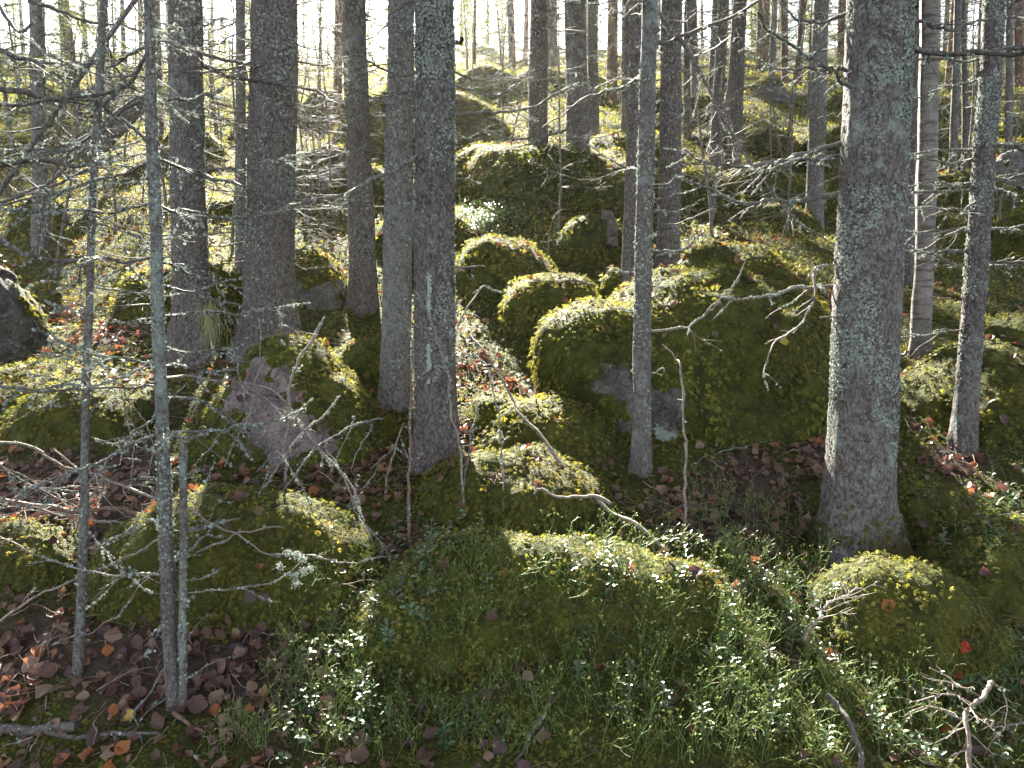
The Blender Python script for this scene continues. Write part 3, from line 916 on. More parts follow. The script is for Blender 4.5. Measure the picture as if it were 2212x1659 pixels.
    def whorls(s, n, z0, z1, l0, l1, lich=.6, mat='twig_grey', twigs=7, r=.006, side=None, tl=.16, step=.05, sub=True, droop0=-.15):
        for j in range(n):
            z = z0 + (z1 - z0) * (j + rng.random()) / n
            a = rng.uniform(0, 2 * np.pi)
            if side is not None: a = (0 if rng.random() < .5 else np.pi) + rng.normal(0, side)
            l = rng.uniform(l0, l1)
            d = np.array([math.cos(a), math.sin(a), rng.uniform(droop0 - .2, droop0 + .3)])
            ax = s.axis(np.array(z)); st = ax + np.array([d[0], d[1], 0]) * s.radius(z) * .5
            bend = np.array([rng.normal(0, .12), rng.normal(0, .12), rng.uniform(.0, .22)]) * l
            C = np.array([st, st + d * l * .5 + np.array([0, 0, -.06 * l]), st + d * l + bend])
            mb = branch_mesh(C, r * (.5 + .5 * l / l1), .0012, int(twigs * l / l1) + 1, tl, lich, step=step, k=5, sub=sub)
            part('branch', mb, [M[mat], M['lichen']], s.root)
    def beard(s, px, py, dlt, length, n, spread):
        C0 = at(px, py, s.d + dlt)
        mb = MB()
        for _ in range(n):
            st = C0 + rng.normal(0, spread, 3) * np.array([1, .6, .6])
            l = length * rng.uniform(.3, 1)
            Q = st + np.array([[0, 0, 0], [0, 0, -.35], [0, 0, -.7], [0, 0, -1.0]]) * l + np.cumsum(rng.normal(0, .012, (4, 3)) * l / .1, 0) * .5
            v, q = tube(Q, np.array([.0012, .0011, .0009, .0005]), 3); mb.add(v, q, tint=rng.random())
        part('beard_lichen', mb, M['beard'], s.root)

# --- the thick trunk on the right
J = Tree('spruce_tree', 'thickest trunk on the right, crusted with pale lichen, moss around its flared foot', (1850, 1205), 3.5, 1903, 138, 700, 'bark', seg=56, total=15, flare=.62, lich=.04, lichn=20000, flsize=.0095, taper=.6)
J.branch([(1830,306),(1752,328),(1682,348),(1615,358),(1558,352),(1502,337),(1475,325)], 7.5, 2.5, -.35, 16, 1.4, 'twig_grey')
J.branch([(1845,413),(1775,427),(1695,437),(1625,432),(1575,422),(1535,405),(1492,387),(1455,382)], 8.5, 2.5, -.25, 16, 1.7, 'twig_grey')
J.branch([(1950,105),(2010,110),(2075,113),(2150,117),(2235,114)], 10, 5, -.2, 12, 1.5)
J.branch([(1955,68),(2042,62),(2085,55),(2125,43),(2160,28)], 6, 2, .3, 8, .9)
J.branch([(1840,53),(1768,48),(1728,37),(1708,27),(1680,5)], 6, 2, -.2, 7, .7)
J.branch([(1925,100),(1898,133),(1858,147),(1808,150),(1758,130),(1708,100),(1662,63),(1642,30)], 6.5, 2.5, -.5, 18, .9)
J.branch([(1850,165),(1808,152),(1760,160),(1708,152),(1668,140),(1640,118)], 4.5, 1.5, -.4, 12, 1.0)
J.branch([(1890,210),(1855,205),(1830,190),(1808,168),(1796,150)], 5, 3, -.35, 6, 1.6)
J.branch([(1830,613),(1782,620),(1742,625),(1708,626),(1675,640),(1608,641),(1560,638)], 5.5, 3, -.15, 6, 2.6, 'twig_pale')
J.branch([(1812,572),(1758,585),(1752,640),(1728,703),(1675,740),(1652,780),(1645,816)], 4, 1.3, -.25, 8, .8, 'twig_pale')
J.branch([(1815,694),(1775,689)], 3, 2, -.1, 0, .2, 'twig_pale')
J.branch([(1830,330),(1790,348),(1745,345),(1700,352),(1665,368),(1640,372)], 4, 1.4, -.3, 10, 1.4, 'twig_grey')
J.branch([(1905,-20),(1950,-5),(1975,12)], 8, 5, -.3, 3, .6)
J.branch([(1820,345),(1795,342),(1775,338)], 4, 1.5, -.2, 3, 1.2)
# mossy collar at its foot
q_ = MB(); n_m = 900
tt = rng.uniform(np.pi * .9, 2.2 * np.pi, n_m); hh = np.abs(rng.normal(0, .09, n_m))
ro = J.radius(hh) * (1 + .62 * .75 * np.exp(-hh / (.1 + J.r * .7)))
Pm = J.axis(hh) + np.stack([np.cos(tt), np.sin(tt), tt * 0], -1) * (ro * 1.02)[:, None]
fronds(q_, Pm, unit(np.stack([np.cos(tt), np.sin(tt), tt * 0 + .5], -1)), np.full(n_m, .026), moss_tint(Pm) * .7, 2)
part('moss_collar', q_, M['moss'], J.root, smooth=False)

# --- slim trunk in front of the big boulder
F2 = Tree('young_spruce', 'slim grey trunk standing in front of the biggest boulder', (1385, 1016), 4.1, 1406, 37, 500, 'bark_young', seg=30, total=9, flare=.5, lichn=1500, flsize=.012, bow=.012)
F2.branch([(1418,37),(1445,60),(1488,123),(1512,167),(1542,233),(1575,293),(1615,350),(1662,410),(1705,460),(1742,493),(1812,530)], 6.5, 2, -.5, 26, .8, 'twig_grey', .2)
F2.branch([(1410,117),(1442,95),(1475,80),(1542,57),(1585,40),(1618,17),(1645,-8)], 6, 3, -.4, 14, .8, 'twig_grey')
F2.branch([(1416,717),(1475,713),(1508,696),(1565,641),(1598,587),(1610,548)], 4.5, 1.4, -.3, 3, 1.2, 'twig_pale')
F2.branch([(1400,190),(1365,183),(1340,197),(1300,200),(1262,215),(1222,247),(1170,275)], 5, 2, .5, 12, .9, 'twig_grey')
F2.branch([(1402,182),(1370,175),(1330,172),(1290,190)], 4.5, 1.6, .3, 8, .8, 'twig_grey')
F2.branch([(1400,374),(1362,362),(1310,338),(1275,315)], 3.5, 1.2, .3, 6, .8, 'twig_grey')
F2.branch([(1408,45),(1370,32),(1330,27),(1290,22)], 4.5, 1.5, .3, 6, .8, 'twig_grey')
F2.branch([(1405,460),(1460,455),(1510,440)], 2.6, 1, -.1, 4, 1.6, 'twig_grey')
F2.branch([(1402,547),(1450,540),(1485,523),(1500,508)], 3.2, 2.2, -.15, 3, 2.6, 'twig_grey')
for (yy, x1, y1) in ((385,1465,380),(425,1452,418),(413,1452,396),(508,1448,510),(615,1440,613),(590,1320,583),(670,1325,668),(790,1365,800),(806,1430,797)):
    F2.branch([(1402, yy), ((1402 + x1) / 2, (yy + y1) / 2 + 3), (x1, y1)], 2.2, .9, rng.uniform(-.1, .15), 3, 1.2, 'twig_grey', .05)
F2.whorls(5, 2.2, 3.2, .3, .6, .8, side=.5)

# --- double trunk in the middle
C1 = Tree('spruce_tree', 'left, farther trunk of the double pair in the middle, smoother grey bark', (853, 892), 4.75, 868, 61, 400, 'bark_grey', seg=36, total=12, flare=.45, lichn=1800, flsize=.012)
C2 = Tree('spruce_tree', 'right, nearer trunk of the double pair in the middle with a whitish resin streak', (939, 1025), 4.15, 938, 88, 500, 'bark', seg=48, total=13, flare=.55, lichn=8500, flsize=.0105, lich=.03, taper=.5)
C2.branch([(978,108),(985,92),(992,84)], 6, 6, -.15, 0, .8)
C2.branch([(980,255),(1000,250),(1080,238),(1150,225),(1190,200),(1262,183)], 4.5, 2, -.2, 8, 1.2, 'twig_grey')
C2.branch([(978,285),(953,310),(903,340),(870,363),(787,393),(737,418),(650,440),(583,460),(533,468),(467,467),(383,457)], 5.5, 3, -1.0, 22, 1.3, 'twig_grey', .14)
C2.branch([(975,165),(1040,168),(1110,140),(1145,115)], 3.6, 1.5, .3, 9, .7, 'twig_grey')
C2.branch([(980,195),(1045,203),(1105,190),(1143,172)], 3.8, 1.5, .3, 8, 1.0, 'twig_grey')
C2.branch([(980,580),(1010,583),(1030,578),(1052,580)], 3, 1.3, -.1, 2, 1.2, 'twig_grey')
C2.branch([(905,175),(850,160),(790,130),(740,100),(700,20)], 3.2, 1.4, -.4, 14, .6, 'twig_grey')
C2.branch([(978,390),(1000,387),(1010,380)], 3, 1.5, -.15, 1, 1.0, 'twig_grey')
C1.branch([(845,250),(800,215),(760,190),(735,150),(712,110)], 3.6, 1.6, -.2, 14, .6, 'twig_grey')
C1.branch([(845,345),(800,330),(770,332),(735,336)], 2.6, 1.2, -.2, 8, .5, 'twig_grey')
C1.whorls(5, 1.4, 3.1, .3, .7, .6, side=.7)
C2.whorls(4, 1.6, 3.0, .25, .6, .6, side=.5)
# whitish resin streak running down the bark
sm = MB(); zs = rng.uniform(.5, 1.15, 420); ths = np.radians(-98) + .10 * noise3(np.stack([zs * 6, zs * 0, zs * 0], -1)) + rng.normal(0, .05, 420)
ds = np.stack([np.cos(ths), np.sin(ths), ths * 0], -1); Ps = C2.axis(zs) + ds * (C2.radius(zs) * 1.04)[:, None]
ks = fbm(Ps * 16, 2) > -.05
flakes(sm, Ps[ks], ds[ks], .010, np.ones(ks.sum()), 0, .25)
part('resin_streak', sm, M['lichen'], C2.root, smooth=False)

# --- left trunks
A = Tree('spruce_tree', 'dark trunk left of the thick left one with a beard of yellowish lichen low down', (415, 780), 5.35, 398, 75, 500, 'bark', seg=44, total=13, flare=.7, lichn=2400, flsize=.012, lich=-.02)
A.beard(452, 668, -.28, .20, 90, .035); A.beard(458, 690, -.3, .3, 40, .03)
A.beard(352, 190, -.4, .22, 60, .03)
Bt = Tree('spruce_tree', 'thick left trunk behind the granite boulder, widest of the left group', (580, 768), 5.4, 594, 105, 500, 'bark', seg=52, total=15, flare=.55, lichn=4200, flsize=.0125)
Pole = Tree('spruce_tree', 'pale slender pole between the two dark left trunks', (520, 700), 6.6, 519, 22, 300, 'bark_grey', seg=20, total=9, flare=.3, lichn=300)
T7 = Tree('spruce_tree', 'medium dark trunk between the thick left trunk and the double pair', (787, 678), 6.3, 763, 56, 400, 'bark', seg=36, total=12, flare=.5, lichn=700, flsize=.015)
A.branch([(372,210),(340,210),(300,212),(240,250),(180,300),(120,372),(80,553)], 4, 1.5, -1.6, 20, .8)
A.branch([(378,395),(430,372),(467,388),(533,405),(610,440),(655,470)], 4.5, 1.5, -.7, 12, 1.0)
A.branch([(440,143),(480,160),(530,170),(640,192),(700,205),(740,222)], 6, 2, -.6, 14, .8)
A.branch([(440,125),(500,135),(545,140),(570,143)], 4.5, 2, -.6, 6, .8)
Bt.branch([(640,135),(680,140),(710,140)], 4, 1.5, -.3, 4, .6)
Bt.branch([(640,265),(690,262),(735,270)], 3.2, 1.2, -.2, 6, .5)
Bt.branch([(560,130),(510,148),(440,150),(345,153)], 3.2, 1.5, -.8, 12, .7)
for s_, k_ in ((A, 16), (Bt, 18), (Pole, 20), (T7, 18)):
    s_.whorls(k_, .6, s_.vis, .3, .9, .35, side=.8, twigs=9)

# --- the saplings in front on the left
S1 = Tree('dead_sapling', 'thin lichen-flecked grey sapling in front on the left, standing among fallen leaves', (378, 1548), 2.68, 314, 27, 800, 'bark_young', cat='sapling', seg=24, total=4.2, flare=.5, lichn=1500, flsize=.0085, bow=.014, lich=.08, taper=.62)
S1.branch([(317,155),(283,170),(240,193),(183,213),(127,223),(67,230),(-30,238)], 6, 4, -.3, 12, 1.0)
S1.branch([(315,362),(277,377),(233,387),(183,397),(140,405),(83,420),(-20,446)], 4, 3, -.25, 14, 1.6)
S1.branch([(320,453),(233,457),(167,457),(83,462),(-20,459)], 3.5, 2.5, -.3, 14, 1.5)
S1.branch([(333,360),(417,373),(500,363),(567,358),(617,343),(663,327)], 4.2, 1.5, .3, 10, 1.3)
S1.branch([(322,210),(337,211),(400,208),(433,200),(480,197)], 5.5, 4, .2, 4, 2.4)
S1.branch([(310,137),(270,133),(220,137),(180,142),(125,145)], 4, 2, .4, 10, .6)
S1.branch([(335,453),(383,457),(467,467),(533,470)], 5, 3, .4, 8, 1.4)
S1.branch([(325,560),(267,571),(217,567),(167,571),(100,561),(40,538),(-20,515)], 3.5, 5, -.3, 12, 1.8)
S1.branch([(345,568),(417,593),(483,610),(550,626),(593,650)], 3.6, 1.5, .3, 9, 1.3)
S1.branch([(345,618),(400,633),(467,653),(533,676),(617,703)], 3.8, 1.3, .3, 8, 1.1)
S1.branch([(348,683),(417,683),(517,678),(600,666),(640,659)], 3.8, 1.4, .2, 8, 2.0)
S1.branch([(345,681),(300,683)], 2.5, 1.2, -.05, 1, 1.5)
S1.branch([(350,743),(393,755),(450,750),(513,745),(535,738)], 3.8, 1.6, .15, 6, 2.4)
S1.branch([(335,783),(267,776),(200,763),(147,743),(100,715)], 3.4, 1.4, -.2, 10, 1.6)
S1.branch([(358,787),(400,800),(450,801),(507,796)], 3.4, 1.8, .15, 5, 2.0)
S1.branch([(345,813),(400,816),(467,828),(533,836),(593,853),(633,896),(673,946),(710,986),(760,1060),(790,1125),(822,1195)], 4.6, 2.2, .5, 20, 1.2, 'twig_pale')
S1.branch([(355,855),(417,860),(473,890),(523,923),(583,970),(633,1030),(672,1088)], 3.8, 1.6, .5, 12, .9, 'twig_grey')
S1.branch([(350,830),(300,831),(233,840),(167,847),(100,843),(-10,836)], 3.4, 2.2, -.3, 14, 1.0)
S1.branch([(350,928),(283,956),(233,983),(167,1020),(100,1043),(33,1066),(-10,1080)], 4.2, 2, -.25, 10, 2.2, 'twig_grey')
S1.branch([(358,928),(433,932),(500,926),(567,918),(617,903),(662,885)], 3.8, 1.8, .1, 6, 2.6, 'twig_grey')
S1.branch([(360,1236),(330,1240),(267,1243),(187,1235),(110,1213),(27,1173),(-10,1150)], 2.8, 1.6, -.05, 6, .8, 'twig_pale')
S1.branch([(362,1130),(330,1125),(290,1140),(230,1165)], 2.2, 1, .0, 5, .8, 'twig_pale')
S1.branch([(368,1290),(392,1300),(410,1292)], 2, 1, -.03, 2, 2, 'twig_grey', .04)
S1.whorls(16, .3, 2.6, .12, .4, 1.2, side=.9, mat='twig_grey', r=.0028, tl=.08)
S1b = Tree('dead_sapling', 'leafless thin twin stem rising beside the foot of the grey sapling', (393, 1535), 2.66, 411, 13, 1300, 'bark_young', cat='sapling', seg=14, total=.95, flare=.3, lichn=420, flsize=.008, bow=.006, lich=.15, taper=.7)
S1b.branch([(400,1274),(467,1276),(533,1266),(583,1253),(617,1236),(652,1208)], 2.6, 1.2, .12, 2, 1.0, 'twig_pale')
S1b.branch([(402,1246),(430,1247),(455,1240),(475,1228)], 1.8, .9, .05, 2, 1.4, 'twig_pale', .05)
S1b.branch([(408,1140),(440,1139),(480,1135),(520,1130)], 3.2, 2.4, .1, 1, 2.8, 'twig_grey', .05)
S2 = Tree('dead_sapling', 'thinnest dark sapling at the far left, leaning to the right upwards', (168, 1485), 2.78, 236, 17, 900, 'bark_young', cat='sapling', seg=16, total=2.75, flare=.4, lichn=520, flsize=.0085, bow=.022, lich=.02, taper=.7)
S2.whorls(22, .5, 2.2, .2, .6, .8, side=.9, mat='twig_dark', r=.003, tl=.12)
S2.branch([(185,1025),(167,1022),(60,1055),(0,1085)], 2.5, 1.5, -.1, 5, .5, 'twig_pale')

# leaning dark stem and boughs at the upper left
LS = Tree('leaning_dead_stem', 'dark crooked dead stem slanting across the upper left', (-40, 470), 3.3, 277, 12, 200, 'bark_grey', cat='dead stem', seg=14, total=2.6, flare=0, taper=.5, bow=.03)
LS.whorls(26, .25, 2.1, .25, .75, .5, side=1.2, mat='twig_dark', r=.0045, tl=.2, twigs=10)

# --- right hand trunks
Lb = Tree('birch_tree', 'birch trunk with pale papery bark and a torn sunlit strip, right of the thickest trunk', (1985, 770), 5.2, 2016, 40, 500, 'birch', seg=30, total=12, flare=.35, bow=.02, lichn=150, flsize=.014, lich=-.2)
Nn_ = Tree('young_spruce', 'lichen speckled slender trunk near the right edge, in front of the birch', (2082, 975), 4.2, 2145, 45, 500, 'bark', seg=32, total=10, flare=.5, lichn=4600, flsize=.010, lich=.05, bow=.01)
for pts, r_, t_, dd in (([(2110,330),(2075,328),(2008,333),(1952,341)], 4.5, 2, -.1), ([(2110,345),(2060,352),(2000,350),(1955,352)], 3.5, 1.5, -.1), ([(2100,402),(2040,400),(1955,402)], 4.5, 2.5, -.1),
        ([(2098,417),(2030,415),(1948,414)], 4.2, 3, -.15), ([(2092,453),(2020,455),(1952,456)], 3.2, 1.6, -.1), ([(2088,505),(2020,503),(1952,499)], 4.5, 2, -.1),
        ([(2085,548),(2020,543),(1952,530)], 4.5, 2, -.15), ([(2088,572),(2060,568),(2038,556),(2000,545)], 4, 2.5, -.2),
        ([(2140,320),(2185,315),(2240,298)], 5, 3.5, -.2), ([(2140,324),(2185,323),(2240,333)], 4.5, 3, -.2), ([(2135,392),(2175,385),(2235,374)], 4.5, 3, -.2),
        ([(2130,502),(2170,495),(2235,476)], 3.5, 2.5, -.2), ([(2120,566),(2165,564),(2240,567)], 4.2, 3, -.25), ([(2120,580),(2170,576),(2240,572)], 3.5, 2, -.1), ([(2130,417),(2165,412),(2195,425)], 4.5, 4, -.15),
        ([(2145,108),(2185,103),(2240,112)], 8, 6, -.2), ([(2150,20),(2185,10),(2230,-15)], 4.5, 3, -.2), ([(2140,180),(2100,175),(2040,190),(1985,205)], 3.4, 1.5, .2), ([(2140,150),(2070,126),(2020,128),(1962,130)], 4, 2, -.05)):
    Nn_.branch(pts, r_, t_, dd, 8, 2.0, 'twig_grey', .10)
Nn_.whorls(6, .6, 2.6, .3, .6, 1.4, side=.6, mat='twig_grey')
# torn strip of birch bark
tz = np.linspace(1.0, 2.9, 40); tm = MB()
th0 = np.radians(188) + .12 * noise3(np.stack([tz * 3, tz * 0, tz * 0], -1))
for k_ in (0,):
    for off, wd in ((.012, .010), (.004, .016)):
        ee = np.stack([np.cos(th0), np.sin(th0), th0 * 0], -1)
        c0 = Lb.axis(tz) + ee * (Lb.radius(tz) + off)[:, None]
        e2 = np.stack([-np.sin(th0), np.cos(th0), th0 * 0], -1)
        w_ = (wd * (1 + .7 * noise3(np.stack([tz * 9, tz * 0 + off * 100, tz * 0], -1))))[:, None]
        Vs = np.stack([c0 - e2 * w_, c0 + e2 * w_ + ee * .008], 1).reshape(-1, 3)
        i0 = np.arange(len(tz) - 1)[:, None] * 2
        tm.add(Vs, quads=i0 + np.array([[0, 1, 3, 2]]), tint=.9)
part('torn_bark_strip', tm, M['twig_pale'], Lb.root)
Lb.whorls(4, .8, 3, .3, .7, .8, side=.6)
K1 = Tree('spruce_tree', 'dark trunk pressed close behind the thickest trunk on its right side', (1962, 620), 6.4, 1981, 30, 200, 'bark', seg=24, total=12, flare=.2, lichn=200)
M1 = Tree('young_spruce', 'thin grey leafless trunk between the birch and the lichen speckled trunk', (2056, 443), 9.0, 2070, 17, 200, 'bark_grey', seg=16, total=9, flare=.2)
M2 = Tree('young_spruce', 'thin dark crooked trunk just left of the lichen speckled trunk in the background', (2082, 400), 9.8, 2083, 13, 200, 'bark', seg=14, total=9, flare=.2, bow=.03)
M3 = Tree('spruce_tree', 'straight thin trunk at the right edge of the picture in the background', (2178, 400), 9.8, 2182, 16, 200, 'bark_grey', seg=16, total=10, flare=.2)
M4 = Tree('spruce_tree', 'narrow trunk half hidden behind the right side of the lichen speckled trunk', (2130, 405), 9.4, 2166, 12, 200, 'bark', seg=14, total=10, flare=.2)
for s_ in (K1, M1, M2, M3, M4): s_.whorls(9, .4, s_.vis, .3, .9, .3, side=.9, r=.006, mat='twig_grey')

# --- middle distance trunks
I_ = Tree('spruce_tree', 'trunk left of the thickest trunk with green hanging spruce boughs at its side', (1757, 508), 8.0, 1774, 36, 250, 'bark_grey', seg=28, total=12, flare=.4, lichn=300, flsize=.016)
G1 = Tree('spruce_tree', 'dark trunk right behind the slim grey trunk in the middle', (1443, 600), 6.6, 1452, 48, 300, 'bark', seg=32, total=12, flare=.35, lichn=1000, flsize=.014)
F1 = Tree('spruce_tree', 'trunk with a sunlit left edge directly left behind the slim grey trunk', (1362, 628), 6.2, 1382, 40, 300, 'bark', seg=30, total=12, flare=.35, lichn=700, flsize=.013)
D_ = Tree('spruce_tree', 'left one of the two trunks growing on the long mossy hill', (1162, 352), 9.0, 1165, 42, 200, 'bark', seg=28, total=13, flare=.25, lichn=300, flsize=.017)
E_ = Tree('spruce_tree', 'right one of the two trunks growing on the long mossy hill, with broken stubs', (1249, 361), 8.8, 1242, 49, 200, 'bark', seg=30, total=13, flare=.35, lichn=400, flsize=.017)
E2 = Tree('spruce_tree', 'darker trunk just behind the right trunk on the long mossy hill', (1283, 305), 11, 1279, 24, 200, 'bark', seg=20, total=12, flare=.2)
Bg1 = Tree('spruce_tree', 'trunk in the background between the hill trunks and the slim grey trunk', (1355, 300), 11.5, 1355, 25, 100, 'bark', seg=20, total=13, flare=.3)
G2 = Tree('spruce_tree', 'dark trunk to the right of the middle pair at the top of the picture', (1484, 275), 11.5, 1485, 16, 100, 'bark', seg=16, total=13, flare=.2)
H1 = Tree('spruce_tree', 'left one of the two thin trunks growing by the mossy bank on the right', (1543, 362), 10.2, 1563, 25, 200, 'bark_grey', seg=20, total=12, flare=.3)
H2 = Tree('spruce_tree', 'right one of the two thin trunks growing by the mossy bank on the right', (1583, 378), 9.9, 1598, 32, 200, 'bark', seg=22, total=12, flare=.3)
for s_, k_ in ((I_, 8), (G1, 8), (F1, 5), (D_, 12), (E_, 12), (E2, 10), (Bg1, 10), (G2, 8), (H1, 12), (H2, 12)):
    s_.whorls(k_, .4, s_.vis, .3, 1.1, .3, side=1.0, r=.007, mat='twig_grey', tl=.22, twigs=9)
E_.branch([(1260,327),(1285,333),(1300,330)], 5, 3, -.2, 1, .4, 'twig_pale')
D_.branch([(1180,290),(1150,300),(1110,300),(1065,285)], 4, 1.6, -.3, 8, .8, 'twig_grey')
E_.branch([(1225,272),(1195,290),(1150,312),(1120,320)], 4, 1.6, -.3, 8, .9, 'twig_grey')
F1.beard(1362, 215, -.05, .5, 60, .03)
Bg1.beard(1350, 60, -.2, .45, 70, .08)
# ================================================================== STICKS AND ROOTS
def stick(name, label, cat, pts, d0, d1, r0, r1, mat, twigs=6, lich=.6, tl=.12, ground_end=None, group=None, sub=True, kink=1.0, droop=.1):
    """a stick through picture positions between two distances; d = None lays that end on the surface"""
    pts = np.array(pts, float); n = len(pts)
    def surf_d(p):
        h = hit(*p)
        return (project(h[0])[2] - .02) if h is not None else 3.0
    a = surf_d(pts[0]) if d0 is None else d0
    b = surf_d(pts[-1]) if d1 is None else d1
    dep = np.linspace(a, b, n)
    C = at(pts[:, 0], pts[:, 1], dep)
    mb = branch_mesh(C, r0 / FOC * a * .72, r1 / FOC * b * .72, twigs, tl, lich, step=.022, kink=kink, sub=sub, droop=droop)
    base = C[0] if C[0][2] < C[-1][2] else C[-1]
    V = np.concatenate(mb.v)
    mb.v = [v - base for v in mb.v]
    o = link(name, mb.mesh(name, [M[mat], M['lichen']]), None, tuple(base))
    return tag(o, label, cat, group)

stick('leaning_stick', 'long bent bare stick leaning down to the right across the mossy hummocks', 'stick',
      [(1437,1188),(1370,1130),(1324,1106),(1267,1056),(1204,990),(1164,936),(1117,890),(1110,866),(1070,796),(1044,756),(1014,723)], None, 4.3, 7, 3, 'twig_pale', 3, .25, .1, kink=.5)
stick('forked_twig', 'pale forked twig branching left off the long leaning stick', 'twig', [(1318,1088),(1300,1074),(1267,1073),(1204,1076),(1175,1060),(1158,1070)], 3.35, 3.42, 6, 4, 'twig_pale', 1, .6, .05)
stick('upright_twig', 'thin upright twig just left of the long leaning stick', 'twig', [(1087,1105),(1090,1020),(1087,946),(1077,873),(1050,800),(1027,760)], None, 3.9, 3.4, 1.6, 'twig_pale', 6, .8, .06)
stick('upright_twig', 'lichen tufted twig beside the foot of the nearer double trunk', 'twig', [(988,1130),(997,1053),(1004,986),(1020,923),(1037,870)], None, 3.75, 3.6, 2, 'twig_grey', 5, 2.4, .06)
stick('upright_twig', 'tall thin twig arching in front of the nearer double trunk', 'twig', [(1004,1115),(997,1020),(984,936),(967,853),(950,753),(924,676),(894,630)], None, 3.8, 4, 1.8, 'twig_pale', 6, 1.0, .08)
stick('dead_sapling', 'thin dark dead sapling standing between the two trunks of the double pair', 'sapling', [(884,1180),(884,1020),(887,886),(894,786),(884,720),(870,636),(840,553),(825,470)], None, 4.0, 5, 1.8, 'twig_brown', 12, 1.6, .12)
stick('short_twig', 'short twig slanting up right of the double trunk, crusted with lichen at its end', 'twig', [(987,705),(1020,650),(1035,628),(1050,620),(1070,627),(1092,632)], 4.6, 4.9, 3, 1.5, 'twig_pale', 2, 2.4, .05)
stick('white_stick', 'whitish barked upright stick in front of the biggest boulder', 'stick', [(1479,1142),(1478,1050),(1481,950),(1476,850),(1468,792),(1456,778),(1428,740)], None, 3.9, 5.5, 2.2, 'twig_pale', 2, .3, .06)
stick('slanting_stick', 'stick leaning left across the granite boulder, lichen on its upper end', 'stick', [(608,1090),(620,1020),(620,953),(627,870),(640,806),(663,760),(695,700)], 3.75, 3.8, 4, 4, 'twig_pale', 9, 2.6, .09)
stick('slanting_stick', 'thin curved twig rising over the bare granite face', 'twig', [(528,925),(537,886),(550,836),(557,753),(560,686)], 3.55, 3.9, 2, 1.2, 'twig_pale', 3, .4, .05)
stick('slanting_stick', 'thin twig crossing the bare granite face from upper left', 'twig', [(533,915),(527,860),(512,790),(497,740)], 3.55, 3.7, 1.8, 1, 'twig_pale', 2, .8, .05)
stick('slanting_stick', 'stick slanting up to the right across the dark mossy side of the granite boulder', 'stick', [(548,1085),(583,1033),(627,973),(670,926),(700,893),(732,858)], 3.55, 3.6, 3.6, 1.8, 'twig_pale', 5, 1.6, .07)
stick('slanting_stick', 'lichen tipped stick bending right in front of the granite boulder', 'stick', [(592,1080),(650,1016),(693,963),(737,937),(780,914),(828,910)], 3.5, 3.6, 3.4, 3, 'twig_grey', 4, 2.2, .06)
stick('slanting_stick', 'stick leaning against the foot of the double trunk from the left', 'stick', [(817,1135),(827,1070),(847,983),(872,915)], 3.7, 3.95, 3.4, 1.8, 'twig_pale', 3, 1.0, .06)
stick('slanting_stick', 'thin stick slanting down over the left front hummock', 'stick', [(815,1225),(800,1160),(770,1100),(737,1030),(700,975)], 3.2, 3.6, 3, 1.5, 'twig_pale', 4, .9, .06)
stick('long_stick', 'long pale stick sloping down to the right behind the slim saplings', 'stick', [(-10,955),(67,966),(133,1000),(233,1043),(333,1080),(380,1100)], 3.1, 3.2, 4.2, 4, 'twig_pale', 5, .3, .1)
stick('long_stick', 'pale bare stick crossing the left front hummock upwards to the right', 'stick', [(340,1235),(380,1216),(433,1190),(517,1160),(560,1146),(605,1135)], None, 3.1, 4.6, 2.5, 'twig_pale', 3, .25, .07)
stick('long_stick', 'long stick rising from the left edge to the foot of the grey sapling', 'stick', [(-10,1350),(83,1286),(167,1246),(267,1206),(345,1168)], 2.62, 2.95, 3.8, 3.2, 'twig_pale', 3, .3, .08)
stick('long_stick', 'thin stick following the left edge of the left front hummock', 'stick', [(113,1393),(167,1373),(213,1353),(253,1323),(283,1293),(312,1250)], None, 2.85, 3, 1.5, 'twig_pale', 3, .8, .07)
stick('long_stick', 'thin twig with a lichen tuft crossing the top of the left front hummock', 'twig', [(400,1090),(467,1136),(517,1160),(573,1196),(623,1203),(700,1206),(760,1212),(835,1208)], 2.95, 3.0, 2.6, 1.6, 'twig_pale', 3, .7, .06)
stick('propped_twig', 'forked twig propped against the foot of the grey sapling from the left', 'twig', [(300,1572),(280,1536),(295,1513),(320,1490),(340,1462),(358,1438)], None, 2.62, 3, 1.8, 'twig_grey', 1, .3, .05)
stick('propped_twig', 'straight dark twig crossing behind the foot of the grey sapling', 'twig', [(300,1562),(330,1535),(363,1503)], None, 2.65, 2.6, 2, 'twig_grey', 1, .3, .05)
stick('propped_twig', 'grey twig reaching right from the foot of the thin twin stem', 'twig', [(395,1472),(437,1430),(465,1420),(488,1412)], 2.6, 2.68, 2.8, 1.4, 'twig_grey', 2, .5, .05)
stick('propped_twig', 'curved twig arching over the left front hummock beside the twin stem', 'twig', [(398,1390),(425,1350),(455,1327),(482,1322)], 2.64, 2.75, 2, 1.1, 'twig_grey', 1, .3, .05)
stick('dark_log', 'dark rotting log lying in the leaves at the lower left corner', 'log', [(-40,1574),(60,1576),(120,1572),(172,1566)], None, None, 15, 14, 'twig_dark', 3, .6, .1, kink=.6)
stick('dark_log', 'thin dark log in front of the saplings at the bottom left', 'log', [(100,1580),(170,1600),(250,1590),(330,1590)], None, None, 9, 5, 'twig_dark', 4, .2, .1)
stick('brown_root', 'orange brown root curling away from the foot of the grey sapling', 'root', [(375,1540),(395,1552),(412,1566),(443,1588)], None, None, 8, 4, 'twig_brown', 2, 0, .06)
stick('fallen_pole', 'thick fallen pole lying in the brushwood behind the saplings', 'pole', [(-20,1078),(83,1090),(167,1102),(260,1106),(352,1103)], 3.4, 3.3, 8, 6, 'twig_brown', 10, .6, .12)
